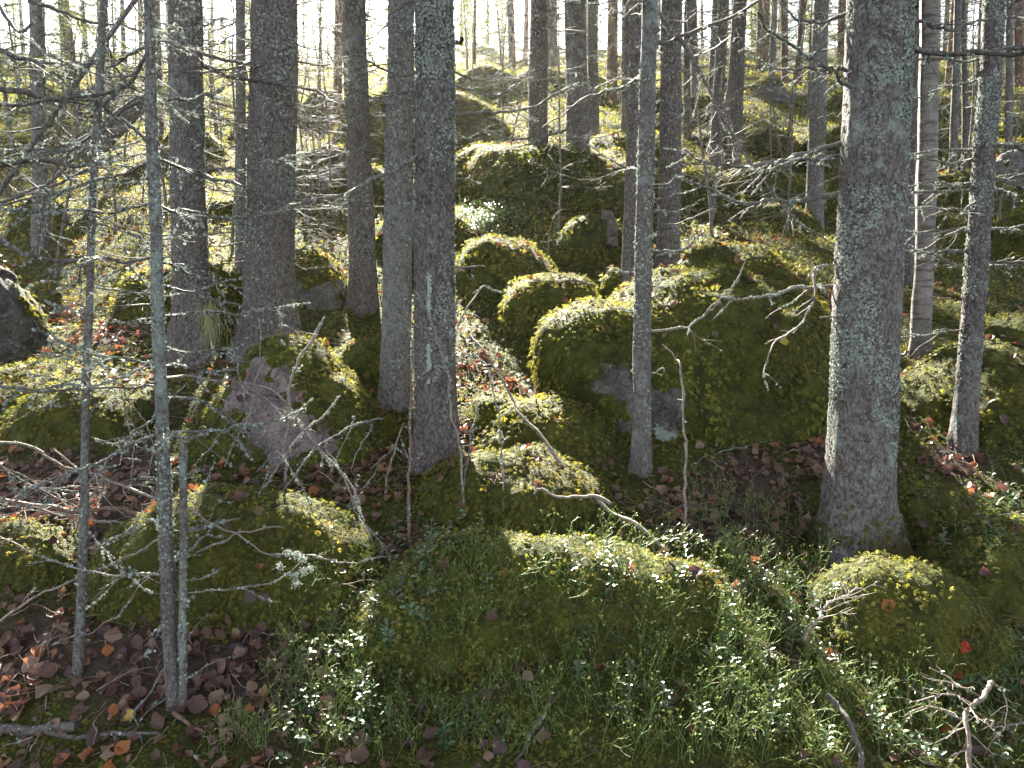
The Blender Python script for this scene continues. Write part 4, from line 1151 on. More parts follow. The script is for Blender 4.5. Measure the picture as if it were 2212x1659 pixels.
stick('fallen_pole', 'second thinner pole in the brushwood on the left', 'pole', [(80,1105),(180,1120),(280,1128),(350,1122)], 3.35, 3.3, 5, 3, 'twig_pale', 8, .3, .12)
stick('pale_stick', 'pale stick lying flat across the leaves beneath the brushwood', 'stick', [(195,1184),(260,1178),(300,1165)], None, None, 3.5, 3, 'twig_pale', 0, 0, .06)
stick('pale_stick', 'whitish broken stick poking out at the bottom edge', 'stick', [(420,1632),(438,1650),(452,1666)], None, None, 5, 5, 'twig_pale', 0, 0, .05)
stick('arching_root', 'thin root arching over the left flank of the bright sunlit hummock', 'root', [(1738,1385),(1752,1346),(1775,1313),(1798,1296),(1828,1286),(1868,1275)], 2.62, 2.85, 4.5, 2.5, 'twig_pale', 12, .2, .12, droop=-.5)
stick('bare_root', 'thick pale root winding down the lower right corner with many fine rootlets', 'root', [(2142,1473),(2125,1496),(2098,1523),(2082,1556),(2088,1606),(2094,1668)], 2.45, 2.25, 6.5, 8.5, 'twig_pale', 10, .15, .12, kink=1.4)
for k_, pts in enumerate(([(2115,1503),(2075,1480),(2042,1466),(2015,1462)], [(2098,1520),(2042,1512),(1992,1520),(1958,1527)], [(2086,1556),(2025,1536),(1985,1540),(1955,1552)],
                          [(2235,1562),(2175,1582),(2142,1606),(2125,1640)], [(2148,1596),(2155,1575),(2138,1560),(2130,1566)], [(2140,1475),(2165,1490),(2180,1530),(2178,1570)])):
    stick('rootlet', ['long fine rootlet reaching left from the top of the thick pale root', 'middle rootlet running left from the thick pale root', 'lowest rootlet running left from the thick pale root',
                      'pale rootlet coming in from the right edge at the lower right corner', 'short hooked rootlet between the pale roots at the lower right', 'thin rootlet drooping right from the top of the thick pale root'][k_],
          'rootlet', pts, 2.42, 2.4, 3, 1.2, 'twig_pale', 9, .1, .09, droop=0)
stick('buried_branch', 'brown branch half buried among lingonberry below the black gap', 'branch', [(1562,1396),(1615,1393),(1662,1410),(1692,1423),(1728,1434),(1760,1455)], None, None, 5, 4.5, 'twig_brown', 6, .1, .1)
stick('buried_branch', 'dark branch running down to the bottom edge among lingonberry', 'branch', [(1785,1500),(1805,1530),(1822,1550),(1845,1605),(1852,1668)], 2.42, 2.3, 7, 9, 'twig_dark', 4, .3, .08)
stick('small_root', 'crooked rootlet on top of the square mossy block', 'root', [(1197,613),(1235,610),(1278,615),(1265,640),(1268,668)], 5.5, 5.6, 3, 2.5, 'twig_brown', 4, .1, .08)
stick('curved_twig', 'thin twig standing on the slope left of the boulder with the snag', 'twig', [(1185,545),(1188,500),(1205,460),(1232,452)], 6.9, 7, 2.4, 1.2, 'twig_brown', 3, .2, .08)
stick('upright_twig', 'pair of thin twigs in front of the left mossy mound, left one', 'twig', [(283,1050),(287,970),(277,903),(263,840)], None, 3.9, 2.4, 1.4, 'twig_pale', 3, .4, .06)
stick('upright_twig', 'pair of thin twigs in front of the left mossy mound, right one', 'twig', [(317,1043),(325,980),(317,936),(293,876)], None, 3.9, 2.2, 1.2, 'twig_pale', 3, .4, .06)
stick('red_twig', 'reddish drooping twig at the edge of the lingonberry hummock', 'twig', [(738,1262),(790,1262),(850,1266)], 2.9, 2.9, 1.6, 1.1, 'twig_brown', 3, 0, .05)
stick('fallen_branch', 'lichen covered dead branch lying in the grass at the foot of the biggest boulder', 'branch', [(1490,1005),(1540,985),(1590,968),(1640,955)], 4.1, 4.25, 2.6, 1.2, 'twig_grey', 12, .6, .16)
stick('fallen_branch', 'blackish lichen dotted branch lying at the bottom centre', 'branch', [(1112,1650),(1140,1600),(1160,1555),(1205,1500)], None, None, 4, 2.5, 'twig_dark', 3, 2.6, .06)
for k_ in range(16):     # brushwood heap behind the saplings
    x, y = rng.uniform(-10, 360), rng.uniform(1040, 1150)
    a = rng.normal(0, .35); l = rng.uniform(80, 260)
    stick('brushwood_stick', 'thin dry stick in the brushwood heap behind the saplings', 'stick', [(x - l / 2, y + math.sin(a) * l / 2), (x, y + rng.normal(0, 10)), (x + l / 2, y - math.sin(a) * l / 2)],
          rng.uniform(3.2, 3.6), rng.uniform(3.2, 3.6), 2.6, 1.2, ['twig_pale', 'twig_brown', 'twig_grey'][k_ % 3], 6, .3, .12, group='dry sticks of the brushwood heap')
for k_ in range(14):
    x, y = rng.uniform(380, 820), rng.uniform(980, 1120)
    a = rng.uniform(.5, 1.3) * rng.choice([-1, 1]); l = rng.uniform(50, 150)
    h_ = hit(x, y)
    if h_ is None: continue
    d_ = project(h_[0])[2] - .06
    stick('dry_twig', 'thin dry twig leaning among others before the granite boulder', 'twig', [(x, y), (x + math.cos(a) * l * .5, y - abs(math.sin(a)) * l * .5), (x + math.cos(a) * l, y - abs(math.sin(a)) * l)],
          d_, d_ + .05, 2, 1, ['twig_pale', 'twig_grey'][k_ % 2], 4, .7, .07, group='dry twigs before the granite boulder')

for lab, pts, a, b, r0, r1, tw, li in (('long dark bough sweeping in from the left edge and breaking downwards behind the saplings', [(-30,186),(50,200),(100,213),(150,220),(213,230),(260,257),(290,277),(320,300),(353,330),(383,347)], 3.0, 3.3, 9, 3.5, 16, 1.2),
        ('stubby broken fork on the long dark bough at the upper left', [(205,229),(225,222),(236,212),(242,200)], 3.1, 3.05, 9, 6, 2, 1.5),
        ('thick lichen crusted bough end low at the left edge, pointing right', [(-30,362),(50,347),(117,348),(187,355),(222,358)], 2.8, 2.9, 11, 3, 10, 2.0),
        ('short pointed bough end high at the left edge', [(-30,112),(40,117),(75,121),(108,125)], 2.8, 2.8, 10, 3, 5, 2.4),
        ('hooked bough curling up in the upper left corner', [(-12,0),(8,35),(23,57),(37,63),(52,60),(64,52)], 3.2, 3.2, 6, 4, 4, 1.2),
        ('bough drooping to the right at the very top left', [(60,2),(95,16),(133,30),(175,44),(213,53),(252,50)], 4.0, 4.1, 6, 2.5, 14, .7),
        ('dark forked branch climbing to the right behind the thinnest sapling', [(80,553),(97,417),(117,377),(167,333),(217,293),(263,250),(303,217)], 3.5, 3.7, 5, 5, 14, .7),
        ('bough crossing low over the dark leaning stem at the left', [(-20,446),(60,420),(130,402),(200,372),(262,330)], 3.4, 3.7, 6, 2, 14, .9)):
    stick('dead_bough', lab, 'branch', pts, a, b, r0, r1, 'twig_dark', tw, li, .2)

# a pale blue tuft of lichen hanging on a twig over the left front hummock
tf = MB(); c0 = at(640, 1228, 2.76)
for (px, py, m_) in ((622,1195,90),(640,1200,110),(655,1207,80),(605,1225,90),(637,1245,90),(655,1236,100),(672,1228,80),(640,1262,70)):
    q = at(px, py, 2.76) + rng.normal(0, .007, (m_, 3))[:, :]; nd = unit(rng.normal(size=(m_, 3)))
    flakes(tf, q, nd, .006, np.full(m_, .6), 0, 1)
tf.v = [v - c0 for v in tf.v]
tag(link('lichen_tuft', tf.mesh('lichen_tuft', M['lichen'], False), None, tuple(c0)), 'pale blue-grey tuft of lichen hanging over the left front hummock', 'lichen')

# broken snag on the boulder in the middle
sn = at(1322, 500, 6.75); g_, n_g, _ = drop(sn[0], sn[1])
q = np.array([[0, 0, -.12], [.0, 0, .0], [-.01, 0, .09], [-.05, 0, .13], [-.10, .0, .13]])
mb = MB(); v, f = tube(spline(sn + q, .015), np.linspace(.055, .045, len(spline(sn + q, .015))) * 1.0, 12)
v = v + (noise3(v * 20)[:, None]) * .012
mb.add(v, f); mb.v = [v_ - sn for v_ in mb.v]
tag(link('tree_stub', mb.mesh('tree_stub', M['stump']), None, tuple(sn)), 'short bent grey stub on the mossy boulder left of the middle trunk pair', 'stub')

# fallen trunk in the left background
fl = at(np.array([318., 295, 262, 215, 180]), np.array([205., 228, 262, 305, 330]), np.array([8.9, 9.0, 9.1, 9.2, 9.3]))
mb = MB(); Pl = spline(fl, .06); v, f = tube(Pl, np.linspace(.075, .16, len(Pl)), 18); v = v + .02 * noise3(v * 6)[:, None]
mb.add(v, f, tint=.5); mb.v = [v_ - fl[-1] for v_ in mb.v]
tag(link('fallen_tree', mb.mesh('fallen_tree', M['bark_grey']), None, tuple(fl[-1])), 'pale fallen trunk slanting down to the left behind the thin saplings', 'fallen tree')

# ================================================================== FALLEN LEAVES
ST = np.linspace(0, 1, 7)
WD = np.array([.06, .36, .50, .52, .40, .21, .01])
def leaf_local(n, size, curl, fold, jag=.05):
    """n leaves in their own frames: (n, 21, 3) points, z up"""
    x = (ST[None, :] - .5) * size[:, None]
    w = WD[None] * size[:, None] * .98 * (1 + rng.normal(0, jag, (n, 7)))
    zc = curl[:, None] * size[:, None] * ((ST[None] - .45) ** 2) * 1.6
    ze = zc + fold[:, None] * w
    tw = rng.normal(0, .30, (n, 1)) * (ST[None] - .5) * size[:, None]
    L_ = np.stack([x, w, ze + tw], -1); zc = zc + rng.normal(0, .035, (n, 7)) * size[:, None]; C_ = np.stack([x, w * 0, zc], -1); R_ = np.stack([x, -w, ze * rng.uniform(.5, 1.3, (n, 1)) - tw], -1)
    return np.stack([L_, C_, R_], 2).reshape(n, 21, 3)
LQ = np.array([[a * 3 + k, a * 3 + k + 1, a * 3 + 4 + k, a * 3 + 3 + k] for a in range(6) for k in (0, 1)])
def frame(Nn, ang):
    A = unit(np.cross(Nn, np.array([.31, .2, .93]) + 0 * Nn)); B_ = np.cross(Nn, A)
    c, s = np.cos(ang)[:, None], np.sin(ang)[:, None]
    return A * c + B_ * s, B_ * c - A * s, Nn
SHORT = {'big': 'biggest boulder', 'block': 'square mossy block', 'back_dome': 'domed boulder behind the block', 'granite': 'granite boulder', 'left_front': 'left front hummock', 'mid_front': 'hummock under the leaning stick',
         'mid_second': 'hummock against the biggest boulder', 'front': 'lingonberry hummock', 'sunlit': 'sunlit hummock', 'right_low': 'shaded right edge hummock', 'right': 'steep right boulder', 'left_mid': 'left ridge mound',
         'left_sun': 'left edge bank', 'left_low': 'low left hummock', 'hill': 'long mossy hill', 'r6': 'swell beside the thick trunk'}
tris_sel = []; dens = []
cen = allV[allF].mean(1); nrm = unit(tri_normals(allV, allF)); nrm[nrm[:, 2] < 0] *= -1
px_, py_, t_ = project(cen)
ok = (t_ > 1.7) & (t_ < 12) & (px_ > -150) & (px_ < 2360) & (py_ < 1850) & (py_ > 100) & (nrm[:, 2] > .25)
dn = np.zeros(len(cen))
hol = np.zeros(len(cen)); hol[ok] = hollow(cen[ok])
isg = owner < 0
dn[ok & isg] = 85 * (.55 + 5.5 * hol[ok & isg] + .9 * np.clip(noise3(cen[ok & isg] * 2.2), 0, 1))
dn[ok & ~isg] = 52 * (.25 + 1.1 * np.clip(noise3(cen[ok & ~isg] * 2.5 + 4) + .2, 0, 1)) * smooth01(nrm[ok & ~isg][:, 2], .2, .75)
dn *= 1 - .6 * smooth01(cen[:, 1], 5, 10)
ar = np.linalg.norm(tri_normals(allV, allF), axis=1) / 2
n_l = int((ar * dn).sum()); print('leaves', n_l)
pr = ar * dn; ti = rng.choice(len(allF), n_l, p=pr / pr.sum())
u = rng.random((n_l, 2)); f_ = u.sum(1) > 1; u[f_] = 1 - u[f_]
LP = allV[allF[ti, 0]] + (allV[allF[ti, 1]] - allV[allF[ti, 0]]) * u[:, :1] + (allV[allF[ti, 2]] - allV[allF[ti, 0]]) * u[:, 1:]
LN = unit(nrm[ti] + rng.normal(0, .33, (n_l, 3))); LO = owner[ti]
LP = LP + nrm[ti] * (rng.uniform(.008, .022, n_l) + np.where(LO >= 0, .012, .004))[:, None]
lsz = np.clip(rng.normal(.041, .011, n_l), .018, .068)
lx, ly, lt_ = project(LP)
score = lsz / lt_ * np.clip((LN * unit(np.array([0, 0, CAM_H]) - LP)).sum(1), .12, 1)
score[(lx < 0) | (lx > 2212) | (ly > 1659) | (ly < 0)] = 0
order = np.argsort(-score); chosen = []
for i in order:
    if len(chosen) >= 290 or score[i] <= 0: break
    if seen(LP[i] + nrm[ti[i]] * .01, .04): chosen.append(i)
chosen = np.array(chosen); rest = np.setdiff1d(np.arange(n_l), chosen)
COLS = ['brown', 'tan', 'purple', 'orange', 'yellow', 'red']
lmesh = {}
for c in COLS:
    lmesh[c] = []
    for k in range(5):
        g = leaf_local(1, np.array([1.0]), np.array([rng.uniform(.15, .9)]), np.array([rng.uniform(-.1, .55)]))[0]
        m = MB(); m.add(g, LQ)
        v, q = tube(np.array([[-.5, 0, .09], [-.72, .03, .07], [-.98, .10, .12]]) + np.array([0, 0, g[1, 2] - .09]), [.012, .010, .008], 4); m.add(v, q)
        lmesh[c].append(m.mesh('fallen_leaf', M['leaf_' + c]))
CW = {'brown': 'dull brown', 'tan': 'pale tan', 'purple': 'dark purplish', 'orange': 'glowing orange', 'yellow': 'small yellow', 'red': 'bright red'}
from mathutils import Matrix
def put_leaf(P, Nn, size, c, where, k, label=None):
    o = link('fallen_leaf', lmesh[c][k % 5])
    A, B_, Cc = frame(Nn[None], np.array([rng.uniform(0, 6.28)]))
    mt = Matrix((A[0] * size, B_[0] * size, Cc[0] * size)).transposed().to_4x4(); mt.translation = Vector(P)
    o.matrix_world = mt
    lab = label or f'{CW[c]} fallen leaf lying on the {where}'
    tag(o, lab, 'leaf', None if label else f'{CW[c]} fallen leaves on the {where}')
    return o
def place_name(P, own):
    if own >= 0:
        k = BOULDERS[own]['k']
        return SHORT.get(k, 'farther mossy boulders')
    x, y, t = project(P)
    if y > 1430 and x < 620: return 'litter around the grey sapling foot'
    if y > 1380 and x > 1650: return 'ground in the lower right corner'
    if y > 1380: return 'ground at the bottom centre'
    if x < 400: return 'ground left of the granite boulder'
    if x > 1500: return 'ground around the thick right trunk'
    return 'hollow around the double trunk'
for j, i in enumerate(chosen):
    c = rng.choice(COLS[:5], p=[.52, .2, .19, .075, .015])
    put_leaf(LP[i], LN[i], lsz[i], c, place_name(LP[i], int(LO[i])), j)
for (px, py, c, sz, lab) in ((1215+700,1310,'orange',.05,'large glowing orange leaf near the top of the sunlit hummock'), (2075,1395,'red',.045,'bright red leaf among lingonberry in the lower right, upper of two'),
                             (2062,1450,'red',.035,'bright red leaf among lingonberry in the lower right, lower of two'), (1072,1040,'brown',.075,'largest brown leaf stuck upright on the hummock under the leaning stick'),
                             (473,1512,'tan',.06,'whitish leaf right of the grey sapling foot'), (1140,1468,'tan',.045,'light orange-tan leaf at the bottom centre among lingonberry'), (1900,1538,'yellow',.02,'tiny yellow leaf at the bottom right'),
                             (2050,1070,'yellow',.03,'single yellow leaf right of the thick trunk')):
    h_ = hit(px, py)
    if h_ is None: continue
    nn_ = unit(h_[1] + np.array([0, -.5, .2])); put_leaf(h_[0] + nn_ * .018, nn_, sz, c, '', 1, lab)
Lm = leaf_local(len(rest), lsz[rest], rng.uniform(.1, .9, len(rest)), rng.uniform(-.15, .55, len(rest)))
A, B_, C_ = frame(LN[rest], rng.uniform(0, 6.28, len(rest)))
W = LP[rest][:, None] + Lm[..., :1] * A[:, None] + Lm[..., 1:2] * B_[:, None] + Lm[..., 2:] * C_[:, None]
m = MB(); m.add(W.reshape(-1, 3), (np.arange(len(rest))[:, None, None] * 21 + LQ[None]).reshape(-1, 4), tint=np.repeat(np.clip(rng.beta(1.5, 2.2, len(rest)), 0, 1), 21))
tag(link('leaf_litter', m.mesh('leaf_litter', M['litter'])), 'scattered small brown leaves of the litter further back and between the moss', 'leaf litter', kind='stuff')

# twig and needle litter on the ground
m = MB(); k = 2600
cand = rng.choice(np.where(ok & isg)[0], k, p=(ar * dn * (ok & isg))[np.where(ok & isg)[0]] / (ar * dn * (ok & isg)).sum())
for i in cand:
    a = rng.uniform(0, 2 * np.pi); l = rng.uniform(.03, .16) * (1 if rng.random() < .8 else 2)
    n0_ = nrm[i]; t0 = unit(np.cross(n0_, [math.cos(a), math.sin(a), .1]))
    c0 = cen[i] + n0_ * rng.uniform(.006, .035) + rng.normal(0, .02, 3) * [1, 1, 0]
    Q = c0 + t0 * np.linspace(-.5, .5, 5)[:, None] * l + rng.normal(0, .06 * l, (5, 3)) + n0_ * rng.normal(0, .15) * np.linspace(-.5, .5, 5)[:, None] * l
    v, q = tube(Q, np.linspace(.0024, .001, 5) * rng.uniform(.6, 1.3), 4); m.add(v, q, mi=int(rng.random() < .45))
tag(link('twig_litter', m.mesh('twig_litter', [M['twig_brown'], M['twig_pale']])), 'fine dry twigs strewn over the leaf litter', 'twigs', kind='stuff')

# ================================================================== LINGONBERRY
EL = np.array([[-.5, 0], [-.32, .30], [0, .46], [.3, .36], [.5, 0], [.3, -.36], [0, -.46], [-.32, -.30]])
def leaf_blades(mb, P, D, U, L, tint):
    """oval leathery leaves: centre fold, two rings"""
    n = len(P); S = np.cross(U, D)
    c = P + D * L[:, None] * .5
    ring = c[:, None] + D[:, None] * (EL[None, :, 0, None] * L[:, None, None]) + S[:, None] * (EL[None, :, 1, None] * L[:, None, None] * .52) + U[:, None] * ((np.abs(EL[None, :, 1, None]) * .22 - .25 * EL[None, :, 0, None] ** 2) * L[:, None, None])
    V = np.concatenate([c[:, None], ring], 1).reshape(-1, 3)
    i = np.arange(n)[:, None] * 9
    T = np.concatenate([i + np.array([[0, 1 + k, 1 + (k + 1) % 8]]) for k in range(8)])
    mb.add(V, tris=T, tint=np.repeat(tint, 9))
def sprig_parts(h, nl, ls):
    st = MB(); lf = MB()
    lean = rng.normal(0, .35, 2)
    z = np.linspace(0, 1, 7)[:, None]
    P = np.hstack([lean[0] * z ** 1.5 * h, lean[1] * z ** 1.5 * h, z * h])
    v, q = tube(P, np.linspace(.0014, .0009, 7), 4); st.add(v, q)
    u = np.linspace(.22, 1, nl); a = np.arange(nl) * 2.4 + rng.random() * 6 + rng.normal(0, .4, nl)
    Q = np.stack([np.interp(u, z[:, 0], P[:, k]) for k in range(3)], -1)
    D = unit(np.stack([np.cos(a), np.sin(a), rng.uniform(-.05, .55, nl)], -1))
    U = unit(np.array([0, 0, 1.0]) - D * D[:, 2:] + rng.normal(0, .2, (nl, 3))); U = unit(U - D * (U * D).sum(1, keepdims=True))
    leaf_blades(lf, Q + D * .003, D, U, ls * rng.uniform(.75, 1.2, nl) * (1 - .25 * u ** 3), np.clip(rng.normal(.45, .22, nl), 0, 1))
    return st.mesh('stem', M['twig_brown']), lf.mesh('foliage', M['lingon'], True)
SPR = [sprig_parts(rng.uniform(.06, .13), rng.integers(11, 19), .0235) for _ in range(14)]
AREAS = [((780, 1150, 1640, 1330), 66, 'top of the lingonberry hummock'), ((720, 1310, 1000, 1560), 34, 'left flank of the lingonberry hummock'), ((980, 1330, 1600, 1640), 44, 'front of the lingonberry hummock'),
         ((1560, 1270, 1760, 1659), 40, 'ground left of the bright sunlit hummock'), ((1760, 1430, 2200, 1659), 52, 'ground in the lower right corner'), ((600, 1470, 800, 1640), 22, 'litter at the bottom left of centre'),
         ((2070, 1080, 2212, 1190), 16, 'right edge beyond the sunlit hummock'), ((1830, 1080, 2120, 1230), 8, 'moss right of the thick trunk foot')]
for (x0, y0, x1, y1), k, where in AREAS:
    cx = rng.uniform(x0, x1, 9); cyy = rng.uniform(y0, y1, 9)
    for j in range(k):
        c = rng.integers(9)
        x, y = (cx[c] + rng.normal(0, 45), cyy[c] + rng.normal(0, 30)) if rng.random() < .6 else (rng.uniform(x0, x1), rng.uniform(y0, y1))
        h_ = hit(x, min(y, 1655))
        if h_ is None: continue
        sm_, lm_ = SPR[rng.integers(len(SPR))]
        r_ = thing('lingonberry_sprig', f'lingonberry sprig with shiny oval leaves on the {where}', 'plant', tuple(h_[0] - np.array([0, 0, .008])), f'lingonberry sprigs on the {where}')
        r_.rotation_euler = (rng.normal(0, .15), rng.normal(0, .15), rng.uniform(0, 6.28)); s_ = rng.uniform(.85, 1.45); r_.scale = (s_, s_, s_)
        link('stem', sm_, r_); link('foliage', lm_, r_)
# pale lingonberry scrub far up on the long hill: too small to count
m = MB()
for j in range(520):
    x = rng.uniform(1000, 1260); y = 520 - (x - 1000) * .62 + rng.normal(0, 34)
    h_ = hit(x, y)
    if h_ is None or not (7.5 < h_[0][1] < 11): continue
    k = 9; a = rng.uniform(0, 6.28, k)
    D = unit(np.stack([np.cos(a), np.sin(a), rng.uniform(0, .6, k)], -1)); U = unit(np.array([0, 0, 1.0]) - D * D[:, 2:])
    Q = h_[0] + np.stack([rng.normal(0, .03, k), rng.normal(0, .03, k), rng.uniform(.02, .15, k)], -1)
    leaf_blades(m, Q, D, U, np.full(k, .028), np.clip(rng.normal(.6, .2, k), 0, 1))
tag(link('lingonberry_scrub', m.mesh('lingonberry_scrub', M['lingon'], True)), 'pale shiny lingonberry scrub on the flank of the long mossy hill', 'scrub', kind='stuff')

# ================================================================== BILBERRY TWIGS (an uncountable tangle)
m = MB(); lfm = ([], [], [], [])
def bil(P0, h):
    st = [(P0, unit(np.array([rng.normal(0, .4), rng.normal(0, .4), 1.0])), h * .38, .0013, 0)]
    while st:
        p, d, l, r, lv = st.pop()
        q = p + d * l
        mid = (p + q) / 2 + rng.normal(0, .03 * l, 3)
        v, f = tube(np.array([p, mid, q]), [r, r * .9, r * .8], 3); m.add(v, f, tint=np.clip(rng.normal(.5, .2), 0, 1))
        if rng.random() < .10 * lv: lfm[0].append(q); lfm[1].append(unit(d + rng.normal(0, .6, 3)))
        if lv < 4 and l > .012:
            for s in range(1 if rng.random() < .25 else 2):
                st.append((q, unit(d + rng.normal(0, .42, 3) + np.array([0, 0, .12])), l * rng.uniform(.55, .9), r * .82, lv + 1))
BAR = [((700, 1190, 1660, 1659), 520), ((1550, 1230, 1780, 1659), 170), ((1750, 1420, 2212, 1659), 130), ((620, 1290, 760, 1500), 46), ((560, 1480, 740, 1659), 26), ((1480, 1060, 1700, 1180), 44), ((1240, 1130, 1500, 1200), 24),
       ((1150, 520, 1260, 560), 14), ((1600, 470, 1700, 550), 10), ((1900, 1080, 2212, 1220), 18), ((400, 1590, 640, 1659), 14)]
for (x0, y0, x1, y1), k in BAR:
    for j in range(k):
        h_ = hit(rng.uniform(x0, x1), rng.uniform(y0, y1))
        if h_ is not None: bil(h_[0] - np.array([0, 0, .01]), rng.uniform(.09, .2) * (1 if h_[0][1] < 5 else 1.5))
if lfm[0]:
    P0 = np.array(lfm[0]); D = np.array(lfm[1]); U = unit(np.cross(D, rng.normal(size=D.shape)))
    leaf_blades(m, P0, D, U, rng.uniform(.008, .014, len(P0)), np.clip(rng.normal(.8, .2, len(P0)), 0, 1))
tag(link('bilberry_tangle', m.mesh('bilberry_tangle', M['bilberry'], True)), 'tangle of thin green leafless bilberry twigs over the front ground', 'undergrowth', kind='stuff')
# ================================================================== GREEN SPRUCE
def needles(mb, P, D, L, per, nl, nw, mi=0):
    """twigs starting at P along D, each clothed in needles"""
    n = len(P)
    if n == 0: return
    t = (np.arange(per) + .5) / per
    base = P[:, None] + D[:, None] * (L[:, None, None] * t[None, :, None])
    base = base + np.array([0, 0, -1.0]) * (.25 * L[:, None, None] * (t ** 2)[None, :, None])
    Dn = np.repeat(D[:, None], per, 1).reshape(-1, 3); base = base.reshape(-1, 3); k = len(base)
    rd = rng.normal(size=(k, 3)); sd = unit(rd - Dn * (rd * Dn).sum(1, keepdims=True))
    nd = unit(Dn * .75 + sd)
    w = unit(np.cross(nd, rng.normal(size=(k, 3))))
    nl_ = nl * rng.uniform(.7, 1.2, (k, 1)); nw_ = nw * np.ones((k, 1))
    V = np.stack([base - w * nw_ * .5, base + w * nw_ * .5, base + nd * nl_], 1).reshape(-1, 3)
    mb.add(V, tris=np.arange(3 * k).reshape(-1, 3), tint=np.repeat(np.clip(rng.normal(.5, .2, k), 0, 1), 3), mi=mi)

def bough(mb, st, d, l, gap, tw, per, nl, nw, r=.006, droop=.5):
    n = max(4, int(l / gap)); w = np.linspace(0, 1, n)
    P = st + d * l * w[:, None] + np.array([0, 0, -1.0]) * (droop * l * w ** 1.6 - .22 * droop * l * w ** 4)[:, None]
    P = wobble(P, .03 * l, 4, rng.random() * 99)
    v, q = tube(P, np.maximum(r * (1 - .8 * w), .0012), 4); mb.add(v, q, mi=1)
    T = unit(np.gradient(P, axis=0)); S = unit(np.cross(T, [0, 0, 1.0]))
    sl = np.sin(np.clip(w * 1.15 + .08, 0, 1) * np.pi) ** .6
    PP = []; DD = []; LL = []
    for s in (-1, 1):
        PP.append(P); DD.append(unit(T * .7 + S * s * .8 + np.array([0, 0, -.35]) + rng.normal(0, .18, P.shape))); LL.append(tw * sl * rng.uniform(.6, 1.2, n))
    PP.append(P); DD.append(unit(T * .2 + np.array([0, 0, -1.0]) + rng.normal(0, .3, P.shape))); LL.append(tw * .9 * sl * rng.uniform(.4, 1.1, n))
    PP.append(P); DD.append(T); LL.append(np.full(n, gap * 1.2))
    needles(mb, np.vstack(PP), np.vstack(DD), np.concatenate(LL), per, nl, nw)

def young_spruce_meshes(h, nb, l0, gap, tw, per, nl, nw):
    tr = MB(); z = np.linspace(0, 1, 16)[:, None]
    P = wobble(np.hstack([z * 0, z * 0, z * h]), .02 * h, 1.2 / h, rng.random() * 99)
    v, q = tube(P, np.linspace(.012 * h + .006, .003, 16), 8); tr.add(v, q)
    cr = MB()
    for j in range(nb):
        u = (j + rng.random()) / nb; u = .08 + .9 * u
        a = j * 2.4 + rng.normal(0, .3); l = l0 * (1 - u) ** .75 * rng.uniform(.65, 1.15) + .12
        st = np.array([np.interp(u, z[:, 0], P[:, k]) for k in range(3)])
        bough(cr, st, unit(np.array([math.cos(a), math.sin(a), .15 + .5 * u])), l, gap, tw, per, nl, nw)
    return tr.mesh('trunk', M['bark_young']), cr.mesh('crown', [M['spruce'], M['twig_dark']], False)

YS = [young_spruce_meshes(h, nb, l0, .07, .16, 12, .022, .0042) for h, nb, l0 in ((2.2, 34, .75), (3.0, 42, .9), (1.5, 26, .55))]
def put_young(px, py, d, var, sc, label, group=None):
    P = at(px, py, d); g_ = drop(P[0], P[1])[0]
    r_ = thing('young_spruce', label, 'tree', tuple(g_ - np.array([0, 0, .05])), group)
    r_.rotation_euler = (rng.normal(0, .05), rng.normal(0, .05), rng.uniform(0, 6.28)); r_.scale = (sc,) * 3
    tm_, cm_ = YS[var]
    link('trunk', tm_, r_); link('crown', cm_, r_)
    return r_
for px, py, d, v, s, lab in ((40, 430, 10.5, 1, 1.0, 'young green spruce at the left edge behind the crossing dead boughs'), (150, 400, 12, 0, 1.1, 'young spruce glowing in the light left of the thin saplings'),
                             (250, 330, 14, 1, 1.0, 'young spruce behind the fallen trunk on the left'), (470, 330, 13.5, 0, 1.0, 'young spruce between the two dark left trunks'), (-60, 360, 12.5, 1, 1.3, 'young spruce half cut by the left edge'),
                             (690, 260, 17, 1, 1.0, 'young spruce right of the thick left trunk up the slope'), (330, 250, 19, 1, 1.2, 'small spruce on the upper slope behind the grey sapling'),
                             (100, 250, 20, 1, 1.3, 'small spruce on the upper left slope'), (1010, 165, 22, 1, 1.0, 'pale green young spruce on the crest right of the double trunk'), (1085, 160, 24, 1, 1.2, 'pale green young spruce on the crest left of the hill trunks'),
                             (945, 165, 26, 1, 1.5, 'pale green young spruce on the crest behind the double trunk'), (1320, 250, 17, 0, 1.0, 'young spruce behind the middle trunks'), (1850, 380, 9.2, 2, 1.0, 'small green spruce behind the thickest trunk'),
                             (2010, 260, 15, 1, .9, 'young spruce beyond the birch'), (570, 200, 24, 1, 1.4, 'young spruce on the crest behind the thick left trunk'), (1640, 205, 20, 0, 1.0, 'young spruce beyond the pointed grey rock')):
    put_young(px, py, d, v, s, lab)

for k in range(46):
    d = rng.uniform(17, 50); px = rng.uniform(-120, 2330)
    if 1150 < px < 1900 and rng.random() < .5: continue
    P = at(px, 150, d)
    az = math.atan2(P[0], P[1])
    if abs(az - SUN_AZ) < .22 and d < 30 and rng.random() < .6: continue
    put_young(px, 150, d, int(rng.integers(3)), rng.uniform(.8, 1.5), 'pale green young spruce in the light on the far slope', 'young spruces on the far slope')

